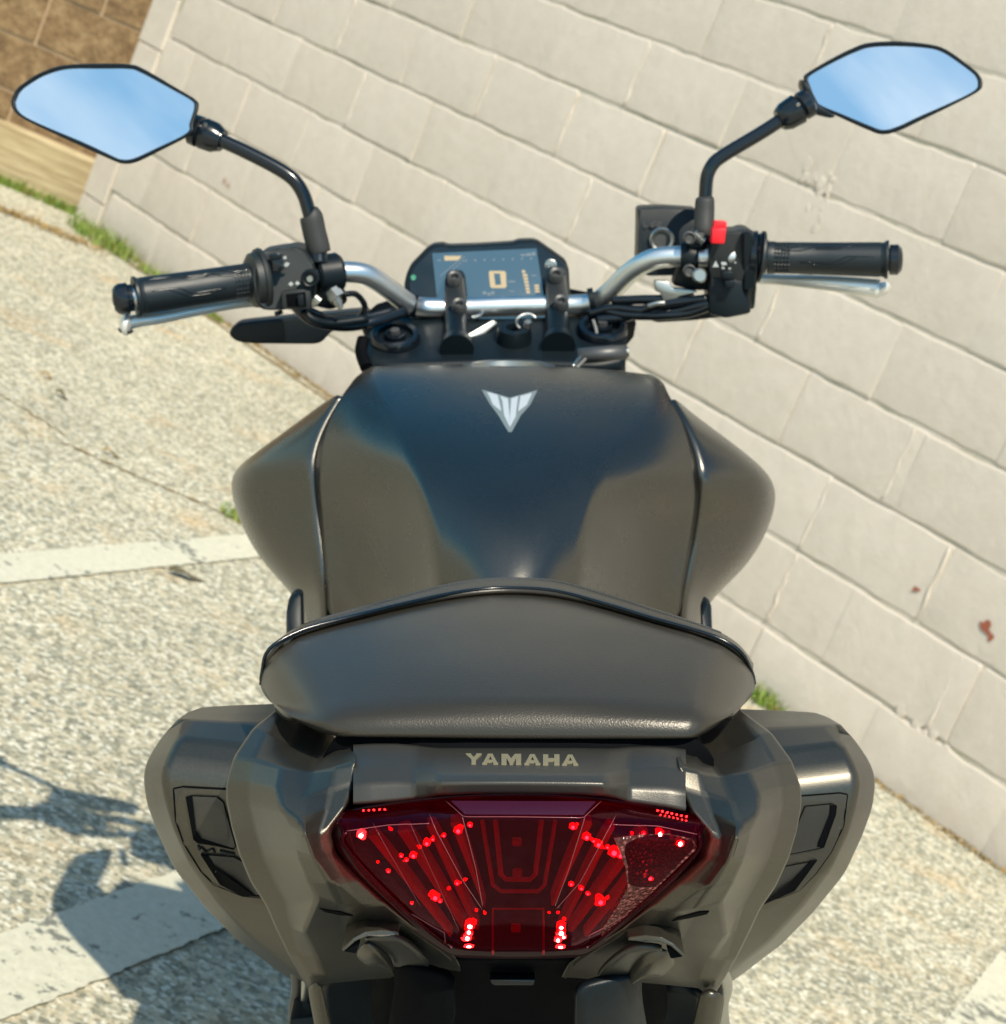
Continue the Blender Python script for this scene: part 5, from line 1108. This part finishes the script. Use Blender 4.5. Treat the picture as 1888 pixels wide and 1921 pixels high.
# ------------------------------------------------------------------ running gear below (mostly hidden, it carries the bike and casts its shadow)
def wheel(Y, r_, wd, name, x=0.0):
    vs, fs = [], []; n, k = 64, 14; tr = wd / 2
    for i in range(n):
        a = 2 * math.pi * i / n
        for j in range(k):
            b = 2 * math.pi * j / k; rr = r_ - .07 + .07 * math.cos(b); vs.append(Vector((x + tr * math.sin(b), Y + rr * math.cos(a), r_ + rr * math.sin(a))))
    for i in range(n):
        for j in range(k): fs.append((i * k + j, i * k + (j + 1) % k, ((i + 1) % n) * k + (j + 1) % k, ((i + 1) % n) * k + j))
    t_ = mesh('tyre', vs, fs, 'rubber_tyre', bike)
    c = Vector((x, Y, r_)); lathe('hub', c - Vector((wd * .45, 0, 0)), c + Vector((wd * .45, 0, 0)), [(0, .045), (1, .045)], 'engine_metal', t_)
    for s in (-1, 1): lathe('rim', c + Vector((s * wd * .30, 0, 0)), c + Vector((s * wd * .42, 0, 0)), [(0, r_ - .118), (0, r_ - .098), (1, r_ - .098), (1, r_ - .118), (0, r_ - .118)], 'black_plastic', t_, 48)
    for q in range(5):
        a = q * 2 * math.pi / 5; d = Vector((0, math.cos(a), math.sin(a)))
        tube('spoke', [c + d * .04, c + d * (r_ - .11)], [.016, .010], 'black_plastic', t_, 8, 1)
    return t_
wheel(1.20, .31, .17, 'rear'); wheel(2.58, .30, .12, 'front')
for s in (-1, 1):
    tube('swingarm', [Vector((s * .105, 1.20, .31)), Vector((s * .10, 1.45, .33)), Vector((s * .07, 1.75, .38))], [.022, .028, .03], 'engine_metal')
    tube('frame_rail', [Vector((s * .07, 1.08, .76)), Vector((s * .10, 1.40, .70)), Vector((s * .12, 1.72, .62)), Vector((s * .10, 2.0, .82))], .018, 'black_plastic')
    fk = P(742 if s < 0 else 1132, 636, 1.925); ft = Vector((s * .098, 2.02, .76)); tube('fork_leg', [Vector((s * .098, 2.16, .66)), Vector((s * .098, 2.36, .56)) , Vector((s * .098, 2.58, .30))], [.026, .026, .024], 'engine_metal', seg=14, smooth=1)
    tube('fork_leg', [fk + Vector((0, .01, -.02)), Vector((s * .098, 2.16, .66))], [.022, .024], 'black_plastic', seg=14, smooth=1)
box('airbox_filler', (0, 1.82, .62), (.32, .40, .24), 'deep_black', bike, .03)  # hidden airbox block, added to fill out the shadow on the ground
eng = box('engine', (0, 1.80, .36), (.30, .34, .24), 'engine_metal', bike, .05)
lathe('clutch_cover', Vector((.14, 1.74, .34)), Vector((.20, 1.74, .34)), [(0, .10), (.6, .10), (.85, .085), (1, .06)], 'engine_metal', eng)
lathe('generator_cover', Vector((-.14, 1.84, .34)), Vector((-.195, 1.84, .34)), [(0, .09), (.6, .09), (.85, .075), (1, .05)], 'engine_metal', eng)
for k in range(8): box('cooling_fin', (0, 1.93 + .008 * k, .47 + .022 * k), (.24, .17, .008), 'engine_metal', eng, .002)
box('cylinder_head', (0, 1.97, .62), (.22, .16, .09), 'engine_metal', eng, .015)
for x in (-.06, .06): tube('exhaust_header', [Vector((x, 2.03, .56)), Vector((x, 2.10, .42)), Vector((x * .8, 2.02, .24)), Vector((x * .5 + .05, 1.80, .18))], .019, 'engine_metal')
box('radiator', (0, 2.12, .52), (.34, .05, .26), 'black_plastic', bike, .01)
lathe('exhaust', Vector((.17, 1.35, .30)), Vector((.12, 1.80, .26)), [(0, .03), (.02, .055), (.8, .06), (1, .03)], 'engine_metal')
surf('front_fender', [[Vector((x, 2.58 + .34 * math.cos(a), .30 + .34 * math.sin(a) - abs(x) * .5)) for x in (-.07, -.03, .03, .07)] for a in [R(q) for q in (20, 50, 80, 110, 140, 165)]], 'matte_plastic', sub=1, thick=.004)
lathe('headlight', Vector((0, 2.20, .84)), Vector((0, 2.32, .80)), [(0, .03), (.3, .09), (.9, .095), (1, .08)], 'black_gloss')
tube('side_stand', [Vector((-.10, 1.78, .24)), Vector((-.20, 1.74, .16)), Vector((-.29, 1.70, .135))], .012, 'black_plastic')
box('stand_foot', (-.297, 1.70, .135), (.05, .06, .012), 'black_plastic', bike, .003).rotation_euler = (0, R(22.6), 0)
for s in (-1, 1): tube('footrest', [Vector((s * .16, 1.62, .34)), Vector((s * .26, 1.62, .34))], .012, 'black_plastic', smooth=1)
